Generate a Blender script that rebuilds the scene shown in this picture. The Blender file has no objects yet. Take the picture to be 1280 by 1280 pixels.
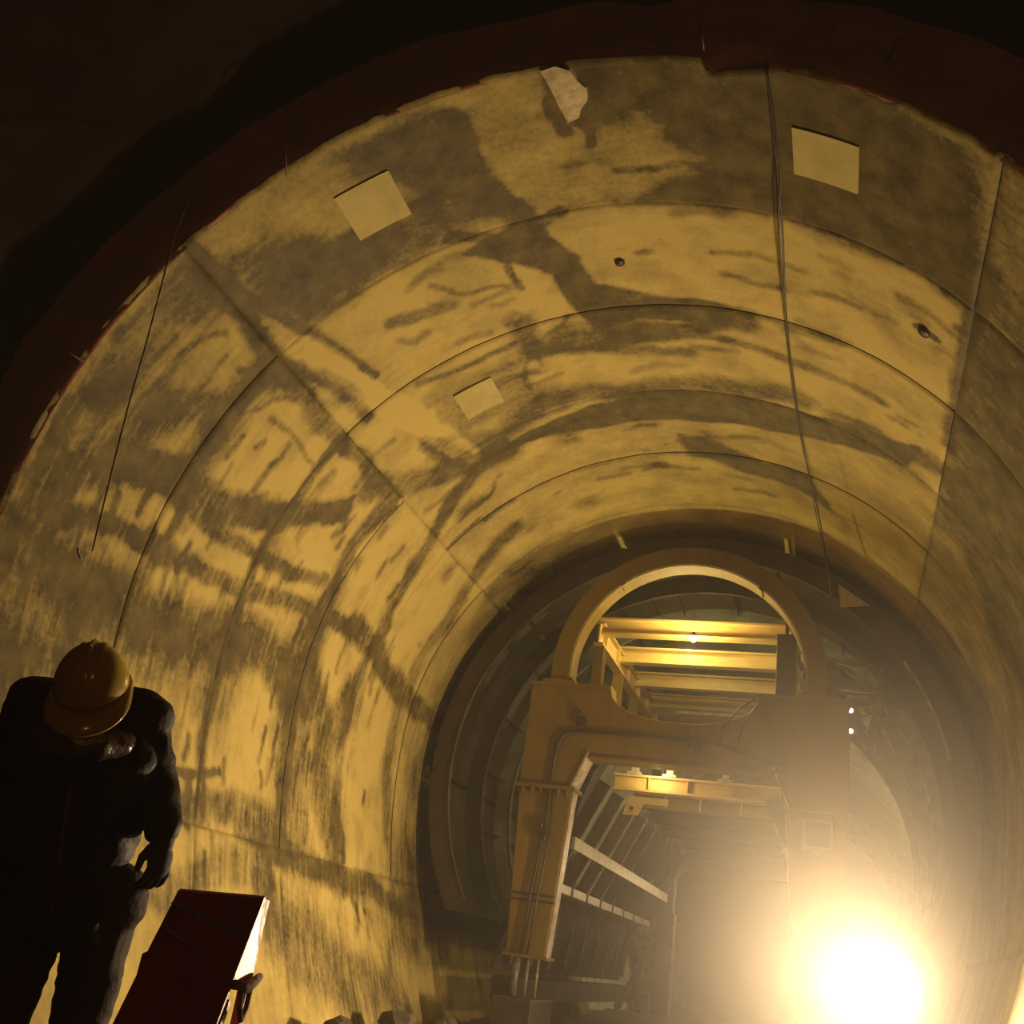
import bpy, bmesh, math, random
import numpy as np
from mathutils import Vector, Matrix, noise as mnoise

random.seed(7)
rng = np.random.default_rng(11)
SC = bpy.context.scene
COL = SC.collection
PI = math.pi

# ------------------------------------------------------------------ camera, world, exposure
# world axes: y runs down the tunnel, x to the right, z up, z = 0 the tunnel floor
CAM_POS = (2.08, 0.0, 1.045)
right = Vector((0.94910937, 0.28313395, 0.13793682))
up = Vector((-0.00483011, -0.42483181, 0.90525941))
fwd = Vector((-0.31490962, 0.85985644, 0.40184428))
cd = bpy.data.cameras.new('camera')
cd.sensor_width = 36.0
cd.lens = 36.0 * 1238.84 / 1280.0
cd.clip_start = 0.05
cam = bpy.data.objects.new('camera', cd)
M = Matrix((right, up, -fwd)).transposed().to_4x4()
M.translation = Vector(CAM_POS)
cam.matrix_world = M
COL.objects.link(cam)
SC.camera = cam

wd = bpy.data.worlds.new('world')
SC.world = wd
wd.use_nodes = True
wd.node_tree.nodes['Background'].inputs[0].default_value = (0.9, 0.35, 0.16, 1)
wd.node_tree.nodes['Background'].inputs[1].default_value = 0.0

SC.view_settings.view_transform = 'Standard'
SC.view_settings.look = 'None'
SC.view_settings.gamma = 1.0
SC.view_settings.use_curve_mapping = False
SC.view_settings.exposure = 0.0
SC.cycles.max_bounces = 6
SC.cycles.diffuse_bounces = 3
SC.cycles.adaptive_threshold = 0.025
SC.cycles.volume_bounces = 0
SC.cycles.sample_clamp_indirect = 6.0
SC.cycles.use_denoising = True

FLOOD_POWER = 760.0       # big floodlight at the right
FILL_SIDE = 24.0         # added unseen fill light behind the right gantry leg
WORK_POWER = 100.0         # bulb under the first deck beam
FAR_POWER = 220.0         # added unseen lamp brightening the tunnel beyond the gantry
DECK_POWER = 14.0         # small bulb under the portal beam
FORE_POWER = 26.0          # added unseen red fill light behind the camera
LIGHT_COL = (1.0, 0.71, 0.40)
FLOOD_AT = Vector((2.61, 12.4, 1.18))
HAZE_DENSITY = 0.0042
CLOUD_DENSITY = 0.042     # dust hanging in front of the floodlight

ZC = 3.5     # height of the vault's centre above the floor
RAD = 4.0    # inner radius of the lining
Y0 = 5.38    # where the lining starts
QTR = RAD * PI / 2


# ------------------------------------------------------------------ helpers
def tag(o, label=None, cat=None, group=None, kind=None):
    if label: o['label'] = label
    if cat: o['category'] = cat
    if group: o['group'] = group
    if kind: o['kind'] = kind
    return o


def empty(name, loc=(0, 0, 0)):
    o = bpy.data.objects.new(name, None)
    o.location = loc
    o.empty_display_size = 0.2
    COL.objects.link(o)
    return o


def link(name, me, mat, parent=None, smooth=False):
    """links a mesh given in world coordinates; keeps world placement under a parent at any location"""
    o = bpy.data.objects.new(name, me)
    if mat is not None and len(me.materials) == 0: me.materials.append(mat)
    COL.objects.link(o)
    if parent is not None:
        o.parent = parent
        off = Vector((0, 0, 0)); p = parent
        while p is not None:
            off += p.location; p = p.parent
        o.location = -off
    if smooth:
        me.polygons.foreach_set('use_smooth', [True] * len(me.polygons))
    return o


class MB:
    def __init__(self): self.v = []; self.f = []
    def add(self, vs, fs):
        n = len(self.v)
        self.v += [tuple(p) for p in vs]
        self.f += [tuple(i + n for i in q) for q in fs]
        return self
    def box(self, x0, x1, y0, y1, z0, z1):
        return self.add([(x0, y0, z0), (x1, y0, z0), (x1, y1, z0), (x0, y1, z0), (x0, y0, z1), (x1, y0, z1), (x1, y1, z1), (x0, y1, z1)],
                        [(0, 3, 2, 1), (4, 5, 6, 7), (0, 1, 5, 4), (1, 2, 6, 5), (2, 3, 7, 6), (3, 0, 4, 7)])
    def bar(self, a, b, w, h, upv=(0, 0, 1)):
        a, b = Vector(a), Vector(b); d = (b - a).normalized()
        s = d.cross(Vector(upv))
        if s.length < 1e-4: s = d.cross(Vector((0, 1, 0)))
        s.normalize(); t = s.cross(d).normalized()
        s *= w / 2; t *= h / 2
        return self.add([a - s - t, a + s - t, a + s + t, a - s + t, b - s - t, b + s - t, b + s + t, b - s + t],
                        [(0, 1, 2, 3), (7, 6, 5, 4), (0, 4, 5, 1), (1, 5, 6, 2), (2, 6, 7, 3), (3, 7, 4, 0)])
    def ibeam(self, a, b, w, h, tf=0.03, tw=0.025, upv=(0, 0, 1)):
        a, b = Vector(a), Vector(b); u = Vector(upv).normalized()
        k = u * (h / 2 - tf / 2)
        self.bar(a + k, b + k, w, tf, upv); self.bar(a - k, b - k, w, tf, upv)
        return self.bar(a, b, tw, h - 2 * tf, upv)
    def tube(self, pts, r, n=8, cap=True):
        pts = [Vector(p) for p in pts]
        rs = r if isinstance(r, (list, tuple)) else [r] * len(pts)
        base = len(self.v); prev = None
        for i, p in enumerate(pts):
            d = (pts[min(i + 1, len(pts) - 1)] - pts[max(i - 1, 0)]).normalized()
            if prev is None:
                s = d.cross(Vector((0, 0, 1)))
                if s.length < 0.05: s = d.cross(Vector((1, 0, 0)))
            else:
                s = prev - d * prev.dot(d)
            s.normalize(); prev = s; t = d.cross(s)
            for k in range(n):
                a = 2 * PI * k / n
                self.v.append(tuple(p + (s * math.cos(a) + t * math.sin(a)) * rs[i]))
        for i in range(len(pts) - 1):
            for k in range(n):
                a = base + i * n + k; b = base + i * n + (k + 1) % n
                self.f.append((a, b, b + n, a + n))
        if cap:
            self.f.append(tuple(base + k for k in range(n))[::-1])
            self.f.append(tuple(base + (len(pts) - 1) * n + k for k in range(n)))
        return self
    def cyl(self, a, b, r, n=12): return self.tube([a, b], r, n)
    def prism(self, poly, y0, y1):
        """poly: (x, z) outline, extruded along y"""
        n = len(poly)
        vs = [(x, y0, z) for x, z in poly] + [(x, y1, z) for x, z in poly]
        fs = [tuple(range(n)), tuple(range(2 * n - 1, n - 1, -1))]
        fs += [(i, i + n, (i + 1) % n + n, (i + 1) % n) for i in range(n)]
        return self.add(vs, fs)
    def lathe(self, prof, c, n=24, axis='z'):
        base = len(self.v)
        for r, h in prof:
            for k in range(n):
                a = 2 * PI * k / n
                p = (r * math.cos(a), r * math.sin(a), h) if axis == 'z' else (r * math.cos(a), h, r * math.sin(a))
                self.v.append((p[0] + c[0], p[1] + c[1], p[2] + c[2]))
        for i in range(len(prof) - 1):
            for k in range(n):
                a = base + i * n + k; b = base + i * n + (k + 1) % n
                self.f.append((a, b, b + n, a + n))
        self.f.append(tuple(base + k for k in range(n)))
        self.f.append(tuple(base + (len(prof) - 1) * n + k for k in range(n))[::-1])
        return self
    def mesh(self, name):
        me = bpy.data.meshes.new(name)
        me.from_pydata(self.v, [], self.f); me.update()
        bm = bmesh.new(); bm.from_mesh(me)
        big = [f for f in bm.faces if len(f.verts) > 6]
        if big: bmesh.ops.triangulate(bm, faces=big)
        bmesh.ops.recalc_face_normals(bm, faces=bm.faces)
        bm.to_mesh(me); bm.free()
        return me
    def build(self, name, mat, parent=None, smooth=False, bevel=0.0):
        o = link(name, self.mesh(name), mat, parent, smooth)
        if bevel:
            m = o.modifiers.new('bevel', 'BEVEL'); m.width = bevel; m.segments = 2; m.limit_method = 'ANGLE'
        return o


def vnoise(x, y, seed=0):
    """smooth value noise on arrays, 0..1"""
    g = np.random.default_rng(seed).random((64, 64))
    xi = np.floor(x).astype(int); yi = np.floor(y).astype(int)
    fx = x - xi; fy = y - yi
    fx = fx * fx * (3 - 2 * fx); fy = fy * fy * (3 - 2 * fy)
    a = g[xi % 64, yi % 64]; b = g[(xi + 1) % 64, yi % 64]
    c = g[xi % 64, (yi + 1) % 64]; d = g[(xi + 1) % 64, (yi + 1) % 64]
    return (a * (1 - fx) + b * fx) * (1 - fy) + (c * (1 - fx) + d * fx) * fy


def fbm(x, y, seed=0, octaves=4):
    s = 0; a = 0.5; t = 0
    for k in range(octaves):
        s = s + a * vnoise(x * 2 ** k, y * 2 ** k, seed + k); t += a; a *= 0.5
    return s / t


def smooth01(t):
    t = np.clip(t, 0, 1); return t * t * (3 - 2 * t)


# ------------------------------------------------------------------ materials
def newmat(name):
    m = bpy.data.materials.new(name); m.use_nodes = True
    nt = m.node_tree; b = nt.nodes['Principled BSDF']
    return m, nt, b


def N(nt, typ, **kw):
    n = nt.nodes.new(typ)
    for k, v in kw.items():
        if k == 'inp':
            for kk, vv in v.items(): n.inputs[kk].default_value = vv
        else: setattr(n, k, v)
    return n


def painted(name, c1, c2, rough=0.6, metal=0.0, scale=4.0, spread=(0.4, 0.65), bump=0.15, fine=40.0, stretch=(1, 1, 1), coat=0.0):
    """two-tone worn surface: noise mixes paint c1 with wear c2"""
    m, nt, b = newmat(name); L = nt.links
    tc = N(nt, 'ShaderNodeTexCoord'); mp = N(nt, 'ShaderNodeMapping'); mp.inputs['Scale'].default_value = stretch
    L.new(tc.outputs['Object'], mp.inputs['Vector'])
    n1 = N(nt, 'ShaderNodeTexNoise', inp={'Scale': scale, 'Detail': 6.0, 'Roughness': 0.65})
    L.new(mp.outputs[0], n1.inputs['Vector'])
    r = N(nt, 'ShaderNodeMapRange', inp={'From Min': spread[0], 'From Max': spread[1]})
    L.new(n1.outputs['Fac'], r.inputs['Value'])
    mx = N(nt, 'ShaderNodeMix', data_type='RGBA')
    mx.inputs[6].default_value = (*c1, 1); mx.inputs[7].default_value = (*c2, 1)
    L.new(r.outputs[0], mx.inputs[0])
    n2 = N(nt, 'ShaderNodeTexNoise', inp={'Scale': fine, 'Detail': 4.0})
    L.new(tc.outputs['Object'], n2.inputs['Vector'])
    bp = N(nt, 'ShaderNodeBump', inp={'Strength': bump, 'Distance': 0.01})
    L.new(n2.outputs['Fac'], bp.inputs['Height'])
    L.new(bp.outputs[0], b.inputs['Normal'])
    L.new(mx.outputs[2], b.inputs['Base Color'])
    b.inputs['Roughness'].default_value = rough; b.inputs['Metallic'].default_value = metal
    b.inputs['Coat Weight'].default_value = coat
    return m


def concrete(name, pale, dark):
    """form-struck concrete; the 'stain' attribute holds dark marks and painted shade, noise breaks them into streaks"""
    m, nt, b = newmat(name); L = nt.links
    uv = N(nt, 'ShaderNodeUVMap', uv_map='surf')
    at = N(nt, 'ShaderNodeAttribute', attribute_name='mark_shade')
    def noise(scale, sx, sy, det=6.0, ro=0.6):
        mp = N(nt, 'ShaderNodeMapping'); mp.inputs['Scale'].default_value = (sx, sy, 1)
        L.new(uv.outputs[0], mp.inputs['Vector'])
        n = N(nt, 'ShaderNodeTexNoise', inp={'Scale': scale, 'Detail': det, 'Roughness': ro})
        L.new(mp.outputs[0], n.inputs['Vector']); return n
    streak = noise(1.0, 1.6, 14.0)          # long along the drip, narrow across it
    mott = noise(1.5, 1, 1.3, 8.0, 0.62)
    grain = noise(16.0, 1, 1, 8.0, 0.7)
    speck = noise(7.0, 0.6, 1.6, 3.0)
    def math_(op, a, bb, clamp=False):
        n = N(nt, 'ShaderNodeMath', operation=op, use_clamp=clamp)
        for i, q in enumerate((a, bb)):
            if isinstance(q, (int, float)): n.inputs[i].default_value = q
            else: L.new(q, n.inputs[i])
        return n.outputs[0]
    sx = N(nt, 'ShaderNodeSeparateXYZ'); L.new(uv.outputs[0], sx.inputs[0])
    fl_ = N(nt, 'ShaderNodeMapRange', inp={'From Min': 2.6, 'From Max': 5.2, 'To Min': 0.3, 'To Max': 1.0})
    L.new(math_('ABSOLUTE', sx.outputs[0], 0.0), fl_.inputs['Value'])     # drips run down the flanks, not over the crown
    st = math_('MULTIPLY', math_('SUBTRACT', streak.outputs['Fac'], 0.5), fl_.outputs[0])
    gr = math_('SUBTRACT', grain.outputs['Fac'], 0.5)
    k = math_('ADD', math_('MULTIPLY', st, 1.7), math_('MULTIPLY', gr, 1.2))
    k = math_('MULTIPLY', k, math_('MULTIPLY', at.outputs['Fac'], math_('SUBTRACT', 1.6, at.outputs['Fac'])))
    s = math_('ADD', at.outputs['Fac'], k)
    mo = math_('MULTIPLY', math_('SUBTRACT', mott.outputs['Fac'], 0.46), 1.5)
    s = math_('ADD', s, mo)
    s = math_('ADD', s, math_('MULTIPLY', gr, 0.35))
    s = math_('ADD', s, math_('MULTIPLY', st, 0.3))
    sp = N(nt, 'ShaderNodeMapRange', inp={'From Min': 0.68, 'From Max': 0.74, 'To Max': 0.35})
    L.new(speck.outputs['Fac'], sp.inputs['Value'])
    s = math_('MULTIPLY', math_('ADD', s, sp.outputs[0]), 1.1, True)
    vary = noise(3.5, 1, 1, 6.0, 0.65)
    vr = N(nt, 'ShaderNodeMapRange', inp={'From Min': 0.3, 'From Max': 0.7, 'To Min': 1.0, 'To Max': 0.74})
    L.new(vary.outputs['Fac'], vr.inputs['Value'])
    s = math_('MULTIPLY', s, vr.outputs[0])
    mx = N(nt, 'ShaderNodeMix', data_type='RGBA')
    mx.inputs[6].default_value = (*pale, 1); mx.inputs[7].default_value = (*dark, 1)
    L.new(s, mx.inputs[0]); L.new(mx.outputs[2], b.inputs['Base Color'])
    rr = N(nt, 'ShaderNodeMapRange', inp={'To Min': 0.85, 'To Max': 0.62}); L.new(s, rr.inputs['Value'])
    L.new(rr.outputs[0], b.inputs['Roughness'])
    b.inputs['Specular IOR Level'].default_value = 0.25
    bp = N(nt, 'ShaderNodeBump', inp={'Strength': 0.25, 'Distance': 0.02})
    L.new(grain.outputs['Fac'], bp.inputs['Height']); L.new(bp.outputs[0], b.inputs['Normal'])
    return m


MAT = {}
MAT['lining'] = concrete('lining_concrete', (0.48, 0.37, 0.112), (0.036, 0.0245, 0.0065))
MAT['patch'] = painted('smooth_patch', (0.46, 0.375, 0.13), (0.37, 0.30, 0.09), 0.85, scale=3, bump=0.05)
MAT['spall'] = painted('spalled_concrete', (0.58, 0.48, 0.28), (0.36, 0.27, 0.13), 0.9, scale=9, bump=0.6)
MAT['endface'] = painted('bulkhead_face', (0.72, 0.31, 0.20), (0.52, 0.21, 0.14), 0.9, scale=2.0, bump=0.5)
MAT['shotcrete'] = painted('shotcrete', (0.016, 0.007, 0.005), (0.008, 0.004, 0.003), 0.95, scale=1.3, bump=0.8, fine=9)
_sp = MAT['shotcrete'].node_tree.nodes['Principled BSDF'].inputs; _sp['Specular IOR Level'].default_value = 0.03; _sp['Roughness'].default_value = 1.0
MAT['ground'] = painted('wet_muck', (0.12, 0.085, 0.055), (0.05, 0.035, 0.025), 0.55, scale=2.2, bump=0.9, fine=14)
MAT['stone'] = painted('broken_rock', (0.10, 0.07, 0.045), (0.05, 0.035, 0.022), 0.85, scale=6, bump=0.5)
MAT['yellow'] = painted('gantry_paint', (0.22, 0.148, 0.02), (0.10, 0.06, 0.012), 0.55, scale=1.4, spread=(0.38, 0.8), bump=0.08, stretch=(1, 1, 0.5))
MAT['yellow_lit'] = painted('lit_gantry_paint', (0.72, 0.55, 0.20), (0.50, 0.34, 0.12), 0.5, scale=2.5, bump=0.05, stretch=(0.3, 1, 1))  # gantry paint lightened to put lamplight into the colour
MAT['steel_dark'] = painted('form_steel', (0.085, 0.062, 0.035), (0.045, 0.032, 0.02), 0.55, 0.3, scale=2, bump=0.2)
MAT['skin_plate'] = painted('form_skin', (0.20, 0.22, 0.17), (0.10, 0.10, 0.075), 0.6, 0.0, scale=1.6, bump=0.15)
MAT['rib_edge'] = painted('lit_rib_steel', (0.42, 0.38, 0.31), (0.16, 0.13, 0.10), 0.42, 0.35, scale=6, bump=0.15)  # pale steel, paints the ribs with lit edges
MAT['pale_plate'] = painted('worn_lit_plate', (0.55, 0.50, 0.42), (0.30, 0.25, 0.18), 0.4, 0.2, scale=7, bump=0.2)  # pale steel, also used to paint lit faces
MAT['membrane'] = painted('membrane', (0.66, 0.68, 0.54), (0.40, 0.39, 0.28), 0.5, scale=2.5, bump=0.3, fine=10)
MAT['grease'] = painted('grease_black', (0.03, 0.02, 0.012), (0.07, 0.045, 0.02), 0.5, scale=9, bump=0.3)
MAT['cable'] = painted('cable_sheath', (0.025, 0.015, 0.012), (0.05, 0.03, 0.02), 0.5, scale=12, bump=0.05)
MAT['wire'] = painted('tie_wire', (0.05, 0.03, 0.02), (0.12, 0.07, 0.05), 0.5, 0.5, scale=12, bump=0.05)
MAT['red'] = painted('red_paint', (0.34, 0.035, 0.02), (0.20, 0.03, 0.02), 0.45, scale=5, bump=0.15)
MAT['red_lit'] = painted('red_paint_lit', (0.85, 0.45, 0.34), (0.70, 0.24, 0.17), 0.4, scale=7, bump=0.25, stretch=(1, 1, 0.5))  # red paint paled to imitate lamplight on the right side
MAT['tape'] = painted('grey_tape', (0.26, 0.18, 0.15), (0.14, 0.08, 0.07), 0.4, scale=14, bump=0.3)
MAT['rope'] = painted('rope', (0.36, 0.22, 0.17), (0.16, 0.08, 0.06), 0.9, scale=30, bump=0.6)
MAT['board'] = painted('dark_board', (0.035, 0.022, 0.016), (0.02, 0.012, 0.01), 0.8, scale=4, bump=0.3)
MAT['helmet'] = painted('helmet_plastic', (0.55, 0.38, 0.05), (0.42, 0.28, 0.05), 0.24, scale=5, bump=0.03, coat=0.3)
MAT['jacket'] = painted('jacket_cloth', (0.032, 0.016, 0.013), (0.018, 0.009, 0.008), 0.6, scale=6, bump=0.6, fine=26)
MAT['collar'] = painted('padded_collar', (0.085, 0.04, 0.03), (0.05, 0.02, 0.018), 0.3, scale=9, bump=0.7, fine=30)
MAT['trousers'] = painted('trouser_cloth', (0.05, 0.033, 0.022), (0.028, 0.018, 0.013), 0.75, scale=6, bump=0.5, fine=40)
for _k in ('jacket', 'trousers'): MAT[_k].node_tree.nodes['Principled BSDF'].inputs['Specular IOR Level'].default_value = 0.15
MAT['glove'] = painted('glove', (0.022, 0.013, 0.01), (0.035, 0.02, 0.015), 0.7, scale=12, bump=0.4)
MAT['boot'] = painted('rubber_boot', (0.02, 0.016, 0.014), (0.05, 0.035, 0.025), 0.4, scale=8, bump=0.2)
MAT['skin'] = painted('human_skin', (0.30, 0.16, 0.10), (0.24, 0.12, 0.08), 0.55, scale=8, bump=0.05)
MAT['hair'] = painted('black_hair', (0.015, 0.011, 0.009), (0.03, 0.02, 0.015), 0.5, scale=30, bump=0.5)
MAT['housing'] = painted('lamp_housing', (0.05, 0.045, 0.04), (0.10, 0.08, 0.06), 0.5, 0.4, scale=9, bump=0.1)
MAT['wood'] = painted('old_timber', (0.20, 0.13, 0.08), (0.10, 0.065, 0.04), 0.8, scale=3, stretch=(1, 8, 8), bump=0.4)


def emissive(name, col, strength):
    m, nt, b = newmat(name)
    b.inputs['Base Color'].default_value = (*col, 1)
    b.inputs['Emission Color'].default_value = (*col, 1)
    b.inputs['Emission Strength'].default_value = strength
    return m


MAT['lens'] = emissive('lit_lens', (1.0, 0.80, 0.45), 60.0)
MAT['bulb'] = emissive('lit_bulb', (1.0, 0.80, 0.35), 40.0)
MAT['dot'] = emissive('lit_indicator', (1.0, 0.85, 0.6), 6.0)
MAT['dot_red'] = emissive('lit_red_indicator', (1.0, 0.12, 0.08), 2.0)

# dark marks on the lining: kind, strength, width, softness, points (u, y)
LINING_MARKS = [
    ('l', 0.55, 0.061, 0.038, [(3.56, 5.46), (3.48, 6.13), (3.21, 7.01), (2.94, 8.15)]),
    ('l', 0.6, 0.112, 0.064, [(3.56, 5.65), (3.64, 7.11), (3.33, 7.86), (3.22, 8.58)]),
    ('l', 0.7, 0.162, 0.081, [(2.91, 9.65), (2.62, 10.58), (2.22, 10.63)]),
    ('l', 0.55, 0.106, 0.071, [(3.64, 7.11), (3.68, 8.05), (3.67, 9.06), (3.62, 9.91)]),
    ('l', -0.5, 0.235, 0.045, [(3.35, 7.13), (3.14, 8.12), (2.82, 9.32), (2.56, 10.48)]),
    ('p', 0.85, 0.05, 0.05, [(0.85, 6.97), (0.46, 7.66), (0.36, 8.14), (-0.23, 8.42), (-1.1, 8.55), (-0.68, 8.88), (0.01, 8.8), (0.57, 8.9), (0.7, 8.39), (0.77, 7.89), (1.11, 7.56), (1.5, 7.24), (1.13, 7.09)]),
    ('l', 0.7, 0.132, 0.073, [(1.11, 5.65), (1.07, 6.18), (0.89, 6.84), (0.79, 7.2)]),
    ('p', 0.55, 0.219, 0.219, [(2.08, 5.5), (1.2, 5.52), (1.13, 6.01), (0.89, 6.84), (1.55, 6.87), (2.1, 6.97), (2.68, 7.02), (3.14, 6.99), (3.41, 5.76), (2.98, 5.79), (2.5, 6.31), (1.91, 6.52), (1.64, 6.25), (2.05, 5.75)]),
    ('p', 0.6, 0.163, 0.195, [(0.13, 5.41), (-1.16, 5.4), (-2.35, 5.37), (-3.2, 5.51), (-3.62, 6.69), (-3.34, 7.01), (-2.24, 7.12), (-1.64, 7.07), (-1.04, 7.06), (-0.3, 7.02), (-0.97, 6.45), (-0.48, 6.02), (-0.03, 6.16), (0.24, 5.84)]),
    ('p', 0.9, 0.048, 0.048, [(2.03, 10.59), (1.34, 10.5), (0.39, 10.4), (-0.22, 10.31), (-0.99, 10.33), (-1.77, 10.29), (-2.67, 10.0), (-3.17, 9.69), (-3.01, 10.3), (-2.28, 10.67), (-1.24, 10.99), (-0.42, 11.04), (0.39, 10.99), (1.23, 10.93), (1.97, 10.76)]),
    ('p', 0.75, 0.053, 0.085, [(-0.01, 11.42), (-0.37, 11.47), (-1.08, 11.92), (-1.73, 11.95), (-2.12, 12.72), (-1.6, 12.38), (-0.82, 12.35), (-0.11, 11.89)]),
    ('l', 0.6, 0.107, 0.107, [(1.29, 8.5), (1.33, 9.02), (0.61, 9.09), (-0.2, 9.12), (-0.85, 8.86)]),
    ('l', 0.55, 0.122, 0.122, [(0.92, 8.83), (0.22, 8.96), (-0.48, 9.06), (-1.13, 8.72)]),
    ('l', 0.5, 0.073, 0.091, [(1.35, 9.01), (0.81, 9.14), (0.12, 9.44), (-0.43, 9.46)]),
    ('l', 0.45, 0.059, 0.067, [(-0.91, 9.14), (-1.71, 9.28), (-2.26, 9.29), (-2.64, 9.27)]),
    ('l', 0.55, 0.136, 0.155, [(2.76, 10.0), (2.17, 10.32), (1.33, 10.07), (0.26, 10.26), (-0.73, 10.08), (-1.68, 10.03)]),
    ('l', 0.5, 0.113, 0.08, [(-2.07, 10.11), (-2.88, 10.02), (-3.82, 9.52), (-4.52, 8.4)]),
    ('l', 0.5, 0.085, 0.07, [(-3.48, 6.98), (-3.48, 7.71), (-3.48, 8.71), (-3.49, 9.23)]),
    ('l', 0.9, 0.049, 0.021, [(-2.96, 7.74), (-3.04, 7.73), (-3.14, 7.75)]),
    ('l', 0.5, 0.064, 0.039, [(-3.18, 7.05), (-3.39, 7.07), (-3.49, 7.35), (-3.35, 7.38)]),
    ('p', 0.35, 0.305, 0.305, [(-3.52, 7.1), (-4.01, 6.57), (-5.81, 11.29), (-4.75, 11.8), (-3.6, 10.51), (-3.54, 9.17)]),
    ('l', 0.75, 0.195, 0.081, [(5.32, 6.27), (5.15, 6.97), (5.05, 7.73), (4.76, 8.58), (4.2, 9.5)]),
    ('l', 0.45, 0.196, 0.105, [(6.08, 5.3), (5.74, 5.83), (5.35, 6.29)]),
    ('l', 0.6, 0.091, 0.066, [(6.04, 5.82), (5.81, 6.85), (5.74, 7.56), (5.65, 8.54), (5.39, 9.99), (5.22, 10.96)]),
    ('l', 0.65, 0.189, 0.095, [(5.22, 10.96), (5.31, 11.82), (5.52, 12.88), (5.64, 14.3), (5.56, 16.62)]),
    ('l', 0.6, 0.085, 0.06, [(5.33, 7.06), (5.27, 7.92), (5.21, 9.04), (5.02, 9.94)]),
    ('l', 0.55, 0.268, 0.205, [(6.46, 5.66), (6.43, 6.61), (6.4, 7.53), (6.22, 8.58), (6.14, 9.37), (6.23, 10.18)]),
    ('l', 0.45, 0.354, 0.241, [(7.08, 5.74), (7.1, 6.28), (6.74, 6.96), (6.6, 7.88), (6.71, 8.64)]),
    ('l', 0.5, 0.06, 0.045, [(3.69, 7.11), (4.33, 7.1), (4.97, 7.15), (5.54, 7.22), (6.23, 7.14), (6.61, 7.14)]),
    ('l', 0.45, 0.201, 0.139, [(3.8, 7.11), (4.38, 7.1), (4.99, 7.1)]),
    ('l', 0.65, 0.093, 0.059, [(3.63, 8.56), (4.35, 8.64), (5.17, 8.65), (5.83, 8.67), (6.46, 8.61), (7.05, 8.58), (7.82, 8.65)]),
    ('l', 0.65, 0.142, 0.085, [(3.63, 10.07), (4.51, 10.11), (5.37, 10.19), (6.17, 10.24), (6.83, 10.23), (7.54, 10.31), (8.05, 10.28)]),
    ('l', 0.45, 0.319, 0.244, [(5.48, 10.18), (6.27, 10.23), (7.16, 10.42), (7.92, 10.65)]),
    ('l', 0.55, 0.136, 0.084, [(2.59, 10.84), (3.85, 11.45), (5.06, 11.68), (5.99, 11.6), (6.73, 11.58), (7.69, 11.68)]),
    ('l', 0.45, 0.162, 0.116, [(2.67, 12.53), (4.32, 13.28), (5.58, 13.09), (6.5, 13.16), (7.46, 13.32)]),
    ('l', 0.5, 0.221, 0.201, [(5.99, 11.6), (7.02, 11.11), (7.87, 11.69)]),
    ('l', 0.7, 0.046, 0.031, [(7.67, 7.95), (7.61, 8.4), (7.48, 8.95)]),
    ('l', 0.5, 0.161, 0.096, [(7.99, 7.83), (7.9, 8.66), (7.77, 9.39), (7.79, 10.07)]),
    ('l', 0.6, 0.143, 0.099, [(7.97, 9.42), (8.14, 10.85), (8.27, 12.39), (8.4, 15.68), (8.33, 19.23)]),
    ('l', 0.45, 0.376, 0.282, [(8.78, 10.07), (9.12, 11.12), (9.58, 12.47), (9.85, 13.62)]),
    ('l', 0.4, 0.156, 0.109, [(8.72, 8.07), (8.43, 8.99), (8.22, 9.93)]),
    ('l', 0.5, 0.238, 0.183, [(6.14, 8.54), (6.06, 9.33), (6.14, 10.33), (6.48, 10.92)]),
    ('l', 0.5, 0.202, 0.142, [(3.75, 9.66), (3.22, 10.2), (2.63, 10.61), (2.1, 10.81)]),
    ('l', 0.45, 0.158, 0.143, [(4.89, 5.69), (4.68, 6.28), (4.38, 7.02)]),
    ('p', 0.4, 0.205, 0.205, [(5.96, 5.41), (4.92, 5.41), (3.55, 5.45), (3.55, 6.23), (4.11, 6.04), (4.62, 6.1), (4.8, 6.65), (5.29, 6.24), (5.82, 5.69)]),
    ('p', 0.5, 0.744, 0.744, [(4.97, 14.28), (2.74, 13.64), (2.04, 14.23), (4.79, 17.55), (8.98, 15.44), (9.06, 12.97), (6.97, 13.67)]),  # broad soft shade painted on the far left wall
    ('l', 0.6, 0.048, 0.027, [(0.07, 5.96), (-0.01, 6.11), (0.01, 6.26)]),
    ('l', 0.6, 0.061, 0.034, [(0.22, 5.74), (0.2, 5.94), (0.18, 6.07)]),
    ('l', 0.5, 0.083, 0.067, [(2.46, 7.66), (2.06, 7.75), (1.84, 7.77)]),
    ('l', 0.5, 0.045, 0.036, [(2.6, 8.68), (2.27, 8.79), (1.88, 8.82), (1.47, 8.78)]),
    ('l', 0.5, 0.077, 0.046, [(1.58, 6.95), (1.01, 7.23), (0.48, 7.05)]),
    ('l', 0.6, 0.041, 0.025, [(1.15, 7.39), (1.16, 7.73), (1.1, 7.98)]),
]

# ------------------------------------------------------------------ tunnel lining
# (u, y): u = arc length from the crown, positive to the left; y = distance down the tunnel
def surf_pt(u, off=0.0):
    """cross-section point and outward normal; arrays allowed"""
    au = np.abs(u); sg = np.sign(u)
    a = np.minimum(au, QTR) / RAD
    z1 = np.where(au <= QTR, RAD * np.cos(a), -(au - QTR))
    x1 = np.where(au <= QTR, RAD * np.sin(a), RAD - z1 * z1 / 14.8)
    nx = np.where(au <= QTR, np.sin(a), 1.0)
    nz = np.where(au <= QTR, np.cos(a), z1 * 2 / 14.8)
    ln = np.hypot(nx, nz); nx, nz = nx / ln, nz / ln
    return -sg * (x1 + nx * off), ZC + z1 + nz * off


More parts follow.
